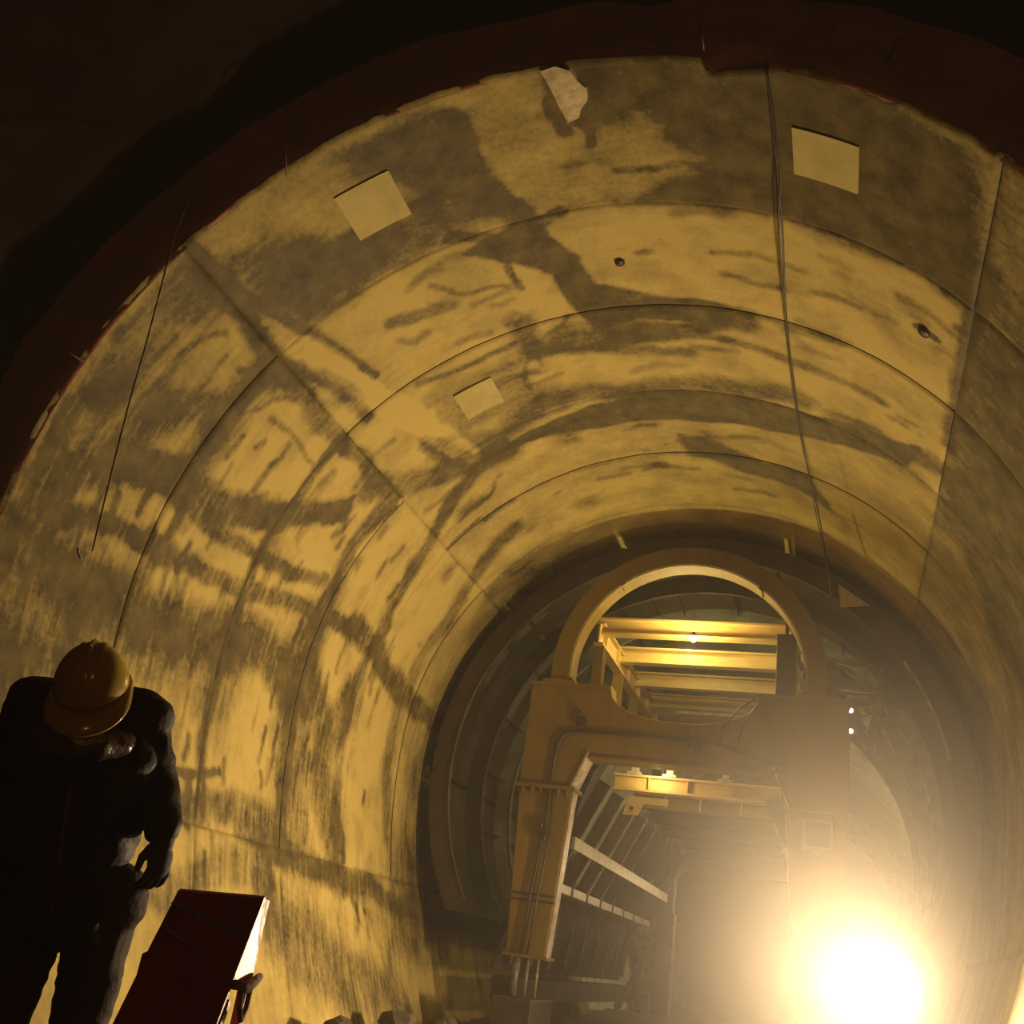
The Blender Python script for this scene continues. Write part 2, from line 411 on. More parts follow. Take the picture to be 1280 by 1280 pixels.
def mark_field(U, Y):
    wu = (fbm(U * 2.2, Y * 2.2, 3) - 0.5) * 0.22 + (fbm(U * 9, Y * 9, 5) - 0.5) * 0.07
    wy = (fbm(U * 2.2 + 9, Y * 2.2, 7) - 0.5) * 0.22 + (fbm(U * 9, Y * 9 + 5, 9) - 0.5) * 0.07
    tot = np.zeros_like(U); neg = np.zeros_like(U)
    for k, s, w, so, pts in LINING_MARKS:
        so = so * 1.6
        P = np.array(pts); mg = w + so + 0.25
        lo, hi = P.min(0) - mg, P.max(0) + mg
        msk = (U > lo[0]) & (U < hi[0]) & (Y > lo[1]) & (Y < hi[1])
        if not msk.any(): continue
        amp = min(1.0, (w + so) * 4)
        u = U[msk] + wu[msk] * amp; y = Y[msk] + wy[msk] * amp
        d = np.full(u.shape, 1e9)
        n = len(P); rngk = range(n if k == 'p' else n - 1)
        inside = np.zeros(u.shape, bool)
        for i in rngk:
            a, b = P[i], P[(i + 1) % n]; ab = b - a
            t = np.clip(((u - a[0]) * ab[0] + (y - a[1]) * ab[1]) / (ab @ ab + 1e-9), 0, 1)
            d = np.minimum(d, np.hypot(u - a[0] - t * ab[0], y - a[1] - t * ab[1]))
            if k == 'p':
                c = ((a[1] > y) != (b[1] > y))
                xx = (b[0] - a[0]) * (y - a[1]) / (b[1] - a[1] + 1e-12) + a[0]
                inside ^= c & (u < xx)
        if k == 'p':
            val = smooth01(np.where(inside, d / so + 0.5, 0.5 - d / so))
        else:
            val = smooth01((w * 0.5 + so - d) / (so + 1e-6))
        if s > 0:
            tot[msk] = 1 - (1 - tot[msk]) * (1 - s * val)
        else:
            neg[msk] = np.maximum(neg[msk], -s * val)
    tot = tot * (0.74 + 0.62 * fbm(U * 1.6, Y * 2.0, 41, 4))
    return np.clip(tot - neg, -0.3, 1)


# small scuffs, form scratches and hairline cracks
def scuffs():
    r = random.Random(5); out = []
    for k in range(170):                                   # short drips down the left flank
        u = r.uniform(3.7, 8.6); y = r.uniform(5.5, 12.5); ln = r.uniform(0.08, 0.45); w = r.uniform(0.012, 0.035)
        out.append(('l', r.uniform(0.25, 0.7), w, r.uniform(0.025, 0.05), [(u, y), (u + ln * 0.5, y + r.uniform(-0.03, 0.03)), (u + ln, y + r.uniform(-0.05, 0.05))]))
    for k in range(90):                                    # scrapes along the crown
        u = r.uniform(-3.4, 3.5); y = r.uniform(5.6, 13.0); ln = r.uniform(0.1, 0.6)
        out.append(('l', r.uniform(0.2, 0.55), r.uniform(0.015, 0.035), r.uniform(0.028, 0.06), [(u, y), (u + ln * 0.5, y + r.uniform(-0.06, 0.06)), (u + ln, y + r.uniform(-0.08, 0.08))]))
    for k in range(14):                                    # wandering cracks
        u = r.uniform(-3.0, 8.0); y = r.uniform(5.6, 11.5); pts = [(u, y)]; a = r.uniform(0, 6.3)
        for j in range(6):
            a += r.uniform(-0.6, 0.6); u += 0.16 * math.cos(a); y += 0.16 * math.sin(a); pts.append((u, y))
        out.append(('l', 0.5, 0.016, 0.032, pts))
    for k in range(60):                                    # blotches
        u = r.uniform(-3.4, 9.0); y = r.uniform(5.5, 13.0); q = r.uniform(0.05, 0.22)
        out.append(('p', r.uniform(0.2, 0.5), q, q * 0.8, [(u + q * math.cos(t) * r.uniform(0.5, 1.6), y + q * math.sin(t) * r.uniform(0.4, 1.1)) for t in (0, 1, 2.1, 3.1, 4.2, 5.3)]))
    return out


LINING_MARKS = [(k, min(0.95, s * 1.2) if s > 0 else s, w, so, p) for k, s, w, so, p in LINING_MARKS] + scuffs()
LINING_MARKS.append(('p', 0.4, 0.2, 0.25, [(1.6, 8.95), (2.6, 8.95), (2.7, 9.95), (1.5, 9.95)]))


def lining_panel(parent, u0, u1, y0, y1, step, off=0.0, tone=0.0, rough_start=False):
    nu = max(2, int((u1 - u0) / step) + 1); ny = max(2, int((y1 - y0) / step) + 1)
    uu = np.linspace(u0, u1, nu); tt = np.linspace(0, 1, ny)
    U, T = np.meshgrid(uu, tt)
    ys = np.full_like(U, y0)
    if rough_start:
        ys = y0 + (fbm(uu * 6, uu * 0 + 3, 21) - 0.5)[None, :] * 0.05
        notch = smooth01((uu + 1.62) / 0.05) * smooth01((-1.06 - uu) / 0.04)
        ys = ys + (notch * (0.06 + 0.07 * smooth01((uu + 1.62) / 0.5)))[None, :] + 0 * U
    Y = ys + T * (y1 - ys)
    edge = np.minimum(np.minimum(U - u0, u1 - U), np.minimum(Y - ys, y1 - Y))
    groove = 0.018 * (1 - smooth01(edge / (step * 0.9)))
    relief = (fbm(U * 1.1, Y * 1.1, 31) - 0.5) * 0.02 + (fbm(U * 6, Y * 6, 33, 3) - 0.5) * 0.006
    X, Z = surf_pt(U, off + groove + relief)
    st = mark_field(U, Y) + tone + 0.22 * (1 - smooth01(edge / (step * 1.2)))
    co = np.stack([X, Y, Z], -1).reshape(-1, 3)
    idx = np.arange(nu * ny).reshape(ny, nu)
    q = np.stack([idx[:-1, :-1], idx[:-1, 1:], idx[1:, 1:], idx[1:, :-1]], -1).reshape(-1, 4)
    me = bpy.data.meshes.new('lining_panel')
    me.vertices.add(len(co)); me.vertices.foreach_set('co', co.ravel())
    me.loops.add(q.size); me.loops.foreach_set('vertex_index', q.ravel().astype(np.int32))
    me.polygons.add(len(q)); me.polygons.foreach_set('loop_start', np.arange(0, q.size, 4, dtype=np.int32))
    me.update(calc_edges=True)
    lay = me.uv_layers.new(name='surf')
    uvs = np.stack([U.ravel(), Y.ravel()], -1)[q.ravel()]
    lay.data.foreach_set('uv', uvs.ravel().astype(np.float32))
    at = me.attributes.new('mark_shade', 'FLOAT', 'POINT'); at.data.foreach_set('value', st.ravel().astype(np.float32))
    return link('lining_panel', me, MAT['lining'], parent, smooth=True)


RINGS = [Y0, 7.03, 8.6, 10.3, 11.9, 13.5, 15.1, 16.7]
U_L, U_R, U_FOOT, U_END = 3.595, -3.47, 8.05, QTR + ZC
ceiling = tag(empty('ceiling'), 'arched concrete vault of the tunnel with dark marks', 'ceiling', kind='structure')
wall_left = tag(empty('wall_left'), 'dark-marked concrete lining on the left flank of the tunnel', 'wall', kind='structure')
wall_right = tag(empty('wall_right'), 'concrete lining with painted shade on the right flank of the tunnel', 'wall', kind='structure')
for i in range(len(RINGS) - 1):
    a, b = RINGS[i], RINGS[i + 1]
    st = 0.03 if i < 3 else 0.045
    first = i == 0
    lining_panel(ceiling, U_R, U_L, a, b, st, off=(0.012 if i % 2 else 0.0), tone=(0.34 if i == 0 else 0.05 if i < 3 else 0.16), rough_start=first)  # tone of the far rings paints the shade near the gantry
    lining_panel(wall_left, U_L, U_FOOT, a, b, st, off=(0.0 if i % 2 else 0.01), tone=(0.22 if first else 0.0), rough_start=first)  # darker first ring paints the falloff of the floodlight
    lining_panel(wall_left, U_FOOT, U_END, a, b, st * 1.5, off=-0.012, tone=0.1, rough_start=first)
    lining_panel(wall_right, -U_FOOT, U_R, a, b, st * 1.6, off=0.008, tone=0.5, rough_start=first)  # dark tone of both right panels paints weak lamplight on this flank
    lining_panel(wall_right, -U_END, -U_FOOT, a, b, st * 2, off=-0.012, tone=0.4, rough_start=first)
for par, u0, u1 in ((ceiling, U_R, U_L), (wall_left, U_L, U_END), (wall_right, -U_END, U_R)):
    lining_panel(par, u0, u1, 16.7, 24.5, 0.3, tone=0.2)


def curved_plate(name, parent, mat, u0, u1, y0, y1, thick, skew=0.0, n=8):
    """a thin plate following the vault, proud of it by thick"""
    mb = MB(); g = []
    for off in (-thick, 0.03):
        for j in range(2):
            y = (y0, y1)[j]
            for i in range(n + 1):
                u = u0 + (u1 - u0) * i / n + skew * (j - 0.5)
                x, z = surf_pt(np.array(u), off)
                g.append((float(x), y, float(z)))
    k = n + 1
    fs = []
    for i in range(n):
        fs += [(i, i + 1, k + i + 1, k + i), (2 * k + i, 3 * k + i, 3 * k + i + 1, 2 * k + i + 1),
               (i, 2 * k + i, 2 * k + i + 1, i + 1), (k + i, k + i + 1, 3 * k + i + 1, 3 * k + i)]
    fs += [(0, k, 3 * k, 2 * k), (n, 2 * k + n, 3 * k + n, k + n)]
    mb.add(g, fs)
    return mb.build(name, mat, parent)


D = PI / 180 * RAD
curved_plate('window_patch', ceiling, MAT['patch'], 25.35 * D, 33.05 * D, 5.90, 6.46, 0.012)
curved_plate('window_patch', ceiling, MAT['patch'], -33.35 * D, -25.3 * D, 5.93, 6.43, 0.012)
curved_plate('window_patch', ceiling, MAT['patch'], 26.7 * D, 33.75 * D, 9.17, 9.70, 0.022)


def spall(name, parent, mat, pts, depth):
    """ragged raised scab on the vault: fan from a centre, pts in (u, y)"""
    cu = sum(p[0] for p in pts) / len(pts); cy = sum(p[1] for p in pts) / len(pts)
    vs = []; n = len(pts)
    for f_, o_ in ((1.0, 0.02), (0.92, -depth), (0.55, -depth * 1.35)):
        for i, (u, y) in enumerate(pts):
            j = 1 + (random.random() - 0.5) * 0.14
            uu, yy = cu + (u - cu) * f_ * j, cy + (y - cy) * f_ * j
            x, z = surf_pt(np.array(uu), o_); vs.append((float(x), yy, float(z)))
    x, z = surf_pt(np.array(cu), -depth * 1.4); vs.append((float(x), cy, float(z)))
    fs = [(k * n + i, k * n + (i + 1) % n, (k + 1) * n + (i + 1) % n, (k + 1) * n + i) for k in range(2) for i in range(n)]
    fs += [(2 * n + i, 2 * n + (i + 1) % n, 3 * n) for i in range(n)]
    return MB().add(vs, fs).build(name, mat, parent)


spall('spalled_scab', ceiling, MAT['spall'], [(0.24, 5.37), (0.10, 5.36), (-0.02, 5.40), (-0.06, 5.52), (-0.11, 5.62), (-0.09, 5.75), (-0.02, 5.84), (0.03, 5.95), (0.13, 5.96), (0.18, 5.8), (0.19, 5.6), (0.22, 5.48)], 0.03)


def grout_hole(u, y, r):
    """a grout pipe mouth: rim ring with a dark plug set in it"""
    x, z = surf_pt(np.array(u), 0.0); a = -u / RAD
    nrm = Vector((math.sin(a), 0, math.cos(a))); p = Vector((float(x), y, float(z)))
    rim = MB().tube([p - nrm * 0.012, p + nrm * 0.1], r, 16, cap=False).build('grout_pipe', MAT['grease'], ceiling, True)
    MB().tube([p - nrm * 0.008, p + nrm * 0.02], r * 0.98, 16).build('plug', MAT['cable'], rim, True)


grout_hole(0.05, 7.845, 0.05)
grout_hole(-3.04, 7.731, 0.06)

# end face of the lining, ragged membrane and sprayed rock in front of it
def bulkhead():
    n = 160; vs = []; fs = []
    us = np.linspace(-U_END, U_END, n)
    rows = [(0.0, 5.42), (0.02, 5.385), (0.14, 5.36), (0.30, 5.375), (0.46, 5.34), (0.62, 5.30)]
    for k, (off, y) in enumerate(rows):
        jit = (fbm(us * 2.5, us * 0 + k, 50 + k) - 0.5) * (0.0 if k < 1 else 0.06)
        x, z = surf_pt(us, off + (0 if k == 0 else jit))
        yj = y + (fbm(us * 3, us * 0 + 2 * k, 60 + k) - 0.5) * (0.03 if k > 1 else 0.02)
        if k <= 1:
            notch = smooth01((us + 1.62) / 0.05) * smooth01((-1.06 - us) / 0.04)
            yj = yj + notch * 0.12
        vs += list(zip(x, yj, z))
    for k in range(len(rows) - 1):
        for i in range(n - 1):
            a = k * n + i; fs.append((a, a + 1, a + 1 + n, a + n))
    return MB().add(vs, fs).build('trim_1', MAT['endface'], None, True)


tag(bulkhead(), 'reddish brown rough end face around the mouth of the lining', 'trim', kind='structure')


def vault(name, mat, off, y0, y1, nu, ny, amp, seed):
    us = np.linspace(-U_END - off * 0.2, U_END + off * 0.2, nu); ys = np.linspace(y0, y1, ny)
    U, Y = np.meshgrid(us, ys)
    X, Z = surf_pt(U, off + (fbm(U * 0.9, Y * 0.9, seed, 5) - 0.5) * amp)
    vs = np.stack([X, Y, Z], -1).reshape(-1, 3).tolist()
    fs = [(j * nu + i, j * nu + i + 1, (j + 1) * nu + i + 1, (j + 1) * nu + i) for j in range(ny - 1) for i in range(nu - 1)]
    return MB().add(vs, fs).build(name, mat, None, True)


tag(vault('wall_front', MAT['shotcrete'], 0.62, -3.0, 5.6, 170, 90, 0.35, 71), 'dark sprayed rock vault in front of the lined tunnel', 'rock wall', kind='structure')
tag(vault('wall_far', MAT['membrane'], 0.35, 24.3, 44.0, 90, 60, 0.25, 81), 'pale membrane covered vault beyond the gantry', 'wall', kind='structure')
mb = MB(); mb.prism([(-4.6, -0.2), (4.6, -0.2), (4.6, 8.2), (-4.6, 8.2)], 44.0, 44.2)
tag(mb.build('wall_back', MAT['shotcrete']), 'dark working face closing the tunnel far behind', 'rock wall', kind='structure')


def ground():
    xs = np.concatenate([np.linspace(-5.2, 5.2, 105)]); ys = np.concatenate([np.linspace(-3, 16, 150), np.linspace(16.5, 44.3, 60)])
    X, Y = np.meshgrid(xs, ys)
    Z = (fbm(X * 1.3, Y * 1.3, 91, 5) - 0.55) * 0.14 + 0.10 * smooth01((np.abs(X) - 2.6) / 0.8) * fbm(X * 3, Y * 3, 95, 3)
    n = len(xs)
    vs = np.stack([X, Y, Z], -1).reshape(-1, 3).tolist()
    fs = [(j * n + i, j * n + i + 1, (j + 1) * n + i + 1, (j + 1) * n + i) for j in range(len(ys) - 1) for i in range(n - 1)]
    return MB().add(vs, fs).build('floor', MAT['ground'], None, True)


tag(ground(), 'uneven muddy tunnel floor with broken muck', 'floor', kind='structure')

# ------------------------------------------------------------------ gantry (formwork trolley)
GY = 14.0
gantry = tag(empty('formwork_gantry', (0, GY, 0)), 'yellow steel formwork gantry with a round arch on its portal beam', 'gantry')
Zr = lambda z: z + ZC
# front portal beam with saddle and haunches, one plate girder
def portal(y, name, mat, deep=0.36):
    arc = []
    for k in range(13):
        a = PI * (1 - k / 12)
        arc.append((-0.05 + 1.06 * math.cos(a), Zr(1.30 - 0.50 * math.sin(a) ** 0.75)))
    poly = [(-2.31, Zr(1.24)), (-1.25, Zr(1.30))] + arc + [(1.15, Zr(1.30)), (2.20, Zr(1.24)),
            (2.21, Zr(-0.22)), (1.46, Zr(-0.22)), (1.28, Zr(0.24)), (-1.34, Zr(0.24)), (-1.53, Zr(-0.22)), (-2.31, Zr(-0.22))]
    return MB().prism(poly, y, y + deep).build(name, mat, gantry, bevel=0.012)
beam = portal(GY, 'portal_beam', MAT['yellow'])
# haunch flange plates inside the corners
for s in (-1, 1):
    c = -0.05
    a = Vector((c + s * 1.28, GY + 0.18, Zr(0.30))); b = Vector((c + s * 1.49, GY + 0.18, Zr(-0.22)))
    MB().bar(a, b, 0.42, 0.03, (1, 0, 0)).build('haunch_plate', MAT['pale_plate'], beam)
# bottom flange of the beam
MB().box(-1.34, 1.28, GY - 0.03, GY + 0.39, Zr(0.205), Zr(0.24)).build('bottom_flange', MAT['yellow'], beam)
for x0, x1 in ((-2.33, -1.10), (1.0, 2.22)):
    MB().box(x0, x1, GY - 0.03, GY + 0.39, Zr(1.24), Zr(1.285)).build('top_flange', MAT['yellow'], beam)
# columns
for s in (-1, 1):
    c = -0.05
    o0, o1, i0, i1 = c + s * 2.25, c + s * 2.14, c + s * 1.47, c + s * 1.60
    zt, zb = Zr(-0.25), Zr(-2.46)
    vs = []
    for z, o, i in ((zt, o0, i0), (zb, o1, i1)):
        vs += [(o, GY + 0.02, z), (i, GY + 0.02, z), (i, GY + 0.36, z), (o, GY + 0.36, z)]
    col = MB().add(vs, [(0, 1, 2, 3), (4, 7, 6, 5), (0, 4, 5, 1), (1, 5, 6, 2), (2, 6, 7, 3), (3, 7, 4, 0)]).build('column', MAT['yellow'], gantry, bevel=0.01)
    # pale plate that paints the inner side of the column as lit
    MB().bar((i0 - s * 0.012, GY + 0.17, zt), (i1 - s * 0.012, GY + 0.17, zb), 0.24, 0.016, (1, 0, 0)).build('lit_side_plate', MAT['pale_plate'], col)
    MB().box(min(o0 + s * 0.07, i0 - s * 0.05), max(o0 + s * 0.07, i0 - s * 0.05), GY - 0.05, GY + 0.42, zt - 0.02, zt + 0.03).build('flange_plate', MAT['yellow'], col)
    for k in range(6):
        x = o0 + (i0 - o0) * (k + 0.5) / 6
        MB().add([(x - 0.012, GY + 0.02, zt - 0.02), (x + 0.012, GY + 0.02, zt - 0.02), (x + 0.012, GY - 0.05, zt - 0.02), (x - 0.012, GY - 0.05, zt - 0.02), (x - 0.012, GY + 0.02, zt - 0.13), (x + 0.012, GY + 0.02, zt - 0.13)],
                 [(0, 1, 2, 3), (0, 4, 5, 1), (3, 2, 5, 4), (0, 3, 4), (1, 5, 2)]).build('stiffener', MAT['yellow'], col)
    for z in (Zr(-1.70), Zr(-1.78)):
        MB().box(min(o1 + s * 0.07, i1 - s * 0.05), max(o1 + s * 0.07, i1 - s * 0.05), GY, GY + 0.40, z - 0.015, z + 0.015).build('band', MAT['grease'], col)
    MB().box(min(o1 + s * 0.04, i1 - s * 0.04), max(o1 + s * 0.04, i1 - s * 0.04), GY - 0.02, GY + 0.4, zb - 0.04, zb).build('foot_plate', MAT['yellow'], col)
    # jack screws and travel bogie down to the floor
    for dx in (0.12, 0.26, 0.42):
        MB().cyl((i1 + s * dx, GY + 0.19, zb - 0.04), (i1 + s * dx, GY + 0.19, 0.5), 0.022 if dx < 0.4 else 0.05).build('jack_rod', MAT['rib_edge'], gantry, True)
    bog = MB().box(min(o1, i1), max(o1, i1), GY - 0.35, GY + 0.75, 0.16, 0.52).build('bogie', MAT['steel_dark'], gantry, bevel=0.02)
    for dy in (-0.18, 0.58):
        xm = (o1 + i1) / 2
        MB().cyl((xm - 0.12, GY + dy, 0.17), (xm + 0.12, GY + dy, 0.17), 0.16, 20).build('wheel', MAT['grease'], bog, True)
# semicircular ring on the portal
def ring(c, z0, ro, ri, y0, y1, zb, n=48):
    prof = [(ro, y0), (ro, y1), (ri, y1), (ri, y0)]
    pts = [(c + math.cos(PI * k / n), math.sin(PI * k / n)) for k in range(n + 1)]
    vs = []
    def sec(dx, dz, zc):
        for r, y in prof: vs.append((c + dx * r, y, zc + dz * r))
    sec(1, 0, zb)
    for k in range(n + 1): sec(math.cos(PI * k / n), math.sin(PI * k / n), z0)
    sec(-1, 0, zb)
    m = n + 3; fs = [(0, 1, 2, 3), tuple(4 * (m - 1) + i for i in (3, 2, 1, 0))]
    for k in range(m - 1):
        for i in range(4):
            fs.append((4 * k + i, 4 * k + (i + 1) % 4, 4 * k + 4 + (i + 1) % 4, 4 * k + 4 + i))
    return MB().add(vs, fs)
rg = ring(-0.06, Zr(1.53), 1.98, 1.70, GY, GY + 0.24, Zr(1.30)).build('duct_ring', MAT['yellow'], gantry, bevel=0.008)
ring(-0.06, Zr(1.53), 1.705, 1.685, GY + 0.015, GY + 0.38, Zr(1.32)).build('ring_soffit', MAT['yellow'], rg)
for a in (52, 127):
    ca, sa = math.cos(a * PI / 180), math.sin(a * PI / 180)
    MB().bar((-0.06 + 1.66 * ca, GY + 0.12, Zr(1.53) + 1.66 * sa), (-0.06 + 1.75 * ca, GY + 0.12, Zr(1.53) + 1.75 * sa), 0.06, 0.3, (0, 1, 0)).build('splice_plate', MAT['yellow'], rg)
for s in (-1, 1):
    x = -0.06 + s * 1.84
    MB().box(x - 0.25, x + 0.25, GY - 0.03, GY + 0.36, Zr(1.285), Zr(1.33)).build('ring_base', MAT['yellow'], rg)
    for k in (-1, 0, 1):
        MB().cyl((x + k * 0.17, GY + 0.02, Zr(1.33)), (x + k * 0.17, GY + 0.02, Zr(1.37)), 0.022, 6).build('bolt', MAT['grease'], rg)
# conduit along the beam and hoses down the left column
MB().tube([(-1.84, GY - 0.03, Zr(-0.2)), (-1.80, GY - 0.03, Zr(0.35)), (-1.72, GY - 0.03, Zr(0.52)), (-1.58, GY - 0.03, Zr(0.57)), (-0.6, GY - 0.03, Zr(0.58)), (0.4, GY - 0.03, Zr(0.56)), (0.9, GY - 0.03, Zr(0.42)), (1.4, GY - 0.03, Zr(0.30))], 0.022).build('conduit', MAT['grease'], gantry, True)
for dx in (0.0, 0.10):
    MB().tube([(-1.84 + dx * 0.5, GY - 0.03, Zr(-0.28)), (-1.86 + dx, GY - 0.03, Zr(-0.9)), (-1.93 + dx, GY - 0.02, Zr(-1.7)), (-1.98 + dx, GY - 0.02, Zr(-2.46))], 0.016).build('hydraulic_hose', MAT['grease'], gantry, True)
for x, z, w in ((-1.50, 0.74, 0.07), (0.16, 0.52, 0.09), (-1.86, -0.86, 0.08)):
    cl = MB().box(x - w, x + w, GY - 0.07, GY, Zr(z) - 0.05, Zr(z) + 0.05).build('valve_block', MAT['grease'], gantry, bevel=0.01)
    MB().cyl((x - w * 0.4, GY - 0.05, Zr(z) + 0.04), (x - w * 0.4, GY - 0.05, Zr(z) + 0.14), 0.03, 8).build('fitting', MAT['grease'], cl, True)
    MB().cyl((x + w * 0.3, GY - 0.05, Zr(z) - 0.13), (x + w * 0.3, GY - 0.05, Zr(z) - 0.04), 0.03, 8).build('fitting', MAT['grease'], cl, True)
# hanging hoses at the right of the saddle
for k, (xa, xb) in enumerate(((0.98, 0.55), (1.12, 0.80))):
    MB().tube([(xa, GY - 0.03, Zr(1.22)), ((xa + xb) / 2, GY - 0.04, Zr(1.08)), (xb, GY - 0.04, Zr(0.8)), (xb - 0.05, GY - 0.04, Zr(0.55))], 0.012).build('hose', MAT['grease'], gantry, True)
# control cabinet outline on the right column
cab = MB().box(1.62, 2.02, GY - 0.14, GY, Zr(-0.75), Zr(-0.35)).build('control_box', MAT['yellow'], gantry, bevel=0.02)
MB().box(1.67, 1.97, GY - 0.155, GY - 0.14, Zr(-0.70), Zr(-0.40)).build('box_door', MAT['steel_dark'], cab)

# deck frame above the portal: posts, long beams, cross beams
for x in (-1.52, 1.40):
    MB().ibeam((x, GY + 0.6, Zr(2.28)), (x, 23.6, Zr(2.28)), 0.16, 0.36).build('deck_beam', MAT['yellow_lit'], gantry)
    for k in range(6):
        y = GY + 0.8 + 1.5 * k
        MB().ibeam((x, y, Zr(1.25)), (x, y, Zr(2.10)), 0.16, 0.16, upv=(0, 1, 0)).build('deck_post', MAT['yellow'], gantry)
for k in range(6):
    y = GY + 0.8 + 1.5 * k
    MB().ibeam((-1.58, y, Zr(2.44)), (1.52, y, Zr(2.44)), 0.20, 0.27).build('deck_cross_beam', MAT['yellow_lit'], gantry)
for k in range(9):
    MB().box(-1.60, -1.44, GY + 0.9 + 1.0 * k, GY + 0.93 + 1.0 * k, Zr(2.12), Zr(2.44)).build('beam_stiffener', MAT['yellow_lit'], gantry)
# vertical tie on the right of the ring
MB().bar((1.34, GY + 0.45, Zr(1.3)), (1.34, GY + 0.45, Zr(2.75)), 0.05, 0.05, (0, 1, 0)).build('tie_rod', MAT['grease'], gantry)
MB().box(1.20, 1.46, GY + 0.40, GY + 0.62, Zr(1.25), Zr(2.32)).build('deck_post', MAT['steel_dark'], gantry, bevel=0.01)

# lower cross beams between the legs (seen from below), with light brackets
for k in range(6):
    y = GY + 1.1 + 1.6 * k
    if k > 1:
        MB().box(-1.15, 1.28, y - 0.08, y + 0.08, Zr(-0.02), Zr(0.22)).build('lower_cross_beam', MAT['steel_dark'], gantry); continue  # rear beams coloured dark to paint them as unlit
    lb = MB().ibeam((-1.15, y, Zr(0.10)), (1.28, y, Zr(0.10)), 0.16, 0.24).build('lower_cross_beam', MAT['yellow_lit' if k == 0 else 'yellow'], gantry)  # nearest beam in the lightened, lamplit paint
    for x in (-0.62, -0.05, 0.6):
        MB().box(x - 0.01, x + 0.01, y - 0.075, y + 0.075, Zr(0.01), Zr(0.19)).build('web_plate', MAT['yellow_lit'], lb)
for x in (-0.85, -0.32, 0.5):
    br = MB().box(x - 0.10, x + 0.10, GY + 0.98, GY + 1.22, Zr(0.22), Zr(0.25)).build('clip_plate', MAT['pale_plate'], gantry)
    MB().box(x - 0.05, x + 0.05, GY + 1.03, GY + 1.17, Zr(0.25), Zr(0.36)).build('clip_block', MAT['pale_plate'], br)
# gusset bracket with a bolt hole below the second cross beam
gb = MB().prism([(-1.02, Zr(-0.02)), (-0.40, Zr(-0.02)), (-0.40, Zr(-0.12)), (-0.78, Zr(-0.12)), (-0.86, Zr(-0.30)), (-1.08, Zr(-0.30))], GY + 1.55, GY + 1.60).build('gusset', MAT['yellow_lit'], gantry)
MB().cyl((-0.95, GY + 1.52, Zr(-0.2)), (-0.95, GY + 1.55, Zr(-0.2)), 0.03, 12).build('bolt', MAT['grease'], gb, True)

# inclined side ribs and lower legs on both sides
for s in (-1, 1):
    c = -0.03
    X = lambda v: c + s * v
    for k in range(9):
        y = GY + 0.8 + 1.06 * k
        rb = MB().ibeam((X(1.20), y, Zr(0.02)), (X(1.92), y, Zr(-1.45)), 0.06, 0.20, 0.014, 0.012, upv=(s * 0.9, 0, 0.44)).build('side_rib', MAT['steel_dark'], gantry)
        MB().bar((X(1.10), y, Zr(-0.02)), (X(1.82), y, Zr(-1.49)), 0.045, 0.012, (s * 0.9, 0, 0.44)).build('rib_flange', MAT['rib_edge'], rb)
        lg = MB().bar((X(2.24), y, Zr(-1.70)), (X(2.36), y, Zr(-2.62)), 0.06, 0.08, (1, 0, 0)).build('lower_rib', MAT['steel_dark'], gantry)
        MB().bar((X(2.19), y, Zr(-1.70)), (X(2.31), y, Zr(-2.62)), 0.05, 0.012, (1, 0, 0)).build('rib_flange', MAT['rib_edge'], lg)
        MB().box(min(X(1.78), X(2.06)), max(X(1.78), X(2.06)), y + 0.06, y + 0.96, Zr(-1.56), Zr(-1.44)).build('edge_plate', MAT['pale_plate'], gantry)
    MB().bar((X(1.50), GY + 0.45, Zr(-0.92)), (X(1.50), 23.4, Zr(-0.92)), 0.05, 0.17).build('side_rail', MAT['pale_plate'], gantry)
    for k in range(8):
        y0 = GY + 0.42 + 1.16 * k
        MB().add([(X(2.10), y0, Zr(-1.5)), (X(2.10), y0 + 1.14, Zr(-1.5)), (X(2.46), y0 + 1.14, Zr(-2.7)), (X(2.46), y0, Zr(-2.7)), (X(2.13), y0, Zr(-1.5)), (X(2.13), y0 + 1.14, Zr(-1.5)), (X(2.49), y0 + 1.14, Zr(-2.7)), (X(2.49), y0, Zr(-2.7))],
                 [(0, 1, 2, 3), (7, 6, 5, 4), (0, 4, 5, 1), (1, 5, 6, 2), (2, 6, 7, 3), (3, 7, 4, 0)]).build('side_plate', MAT['steel_dark'], gantry)
    # base beam and rear leg
    MB().box(min(X(2.15), X(2.55)), max(X(2.15), X(2.55)), GY + 0.8, 23.8, 0.42, 0.72).build('base_beam', MAT['steel_dark'], gantry)
    rl = MB().box(min(X(1.38), X(1.72)), max(X(1.38), X(1.72)), 23.6, 23.95, 0.25, Zr(0.0)).build('rear_leg', MAT['steel_dark'], gantry)
    MB().box(min(X(1.33), X(1.38)), max(X(1.33), X(1.38)), 23.62, 23.9, 0.25, Zr(-1.2)).build('leg_edge', MAT['rib_edge'], rl)  # pale strip paints the lit edge of the leg
    for (za, zb_) in ((0.3, 1.7),):
        MB().bar((X(2.25), 22.6, za), (X(1.72), 23.7, zb_), 0.10, 0.10).build('brace', MAT['steel_dark'], gantry)
        MB().bar((X(1.80), 22.6, za), (X(2.3), 23.7, zb_), 0.10, 0.10).build('brace', MAT['steel_dark'], gantry)
    MB().box(min(X(1.78), X(2.3)), max(X(1.78), X(2.3)), 24.1, 24.16, 0.25, 1.86).build('lit_wall_panel', MAT['pale_plate'], gantry)  # pale panel painted as the lit concrete wall beyond
MB().ibeam((-1.8, 23.77, Zr(-0.1)), (1.8, 23.77, Zr(-0.1)), 0.2, 0.34).build('rear_cross_beam', MAT['yellow'], gantry)

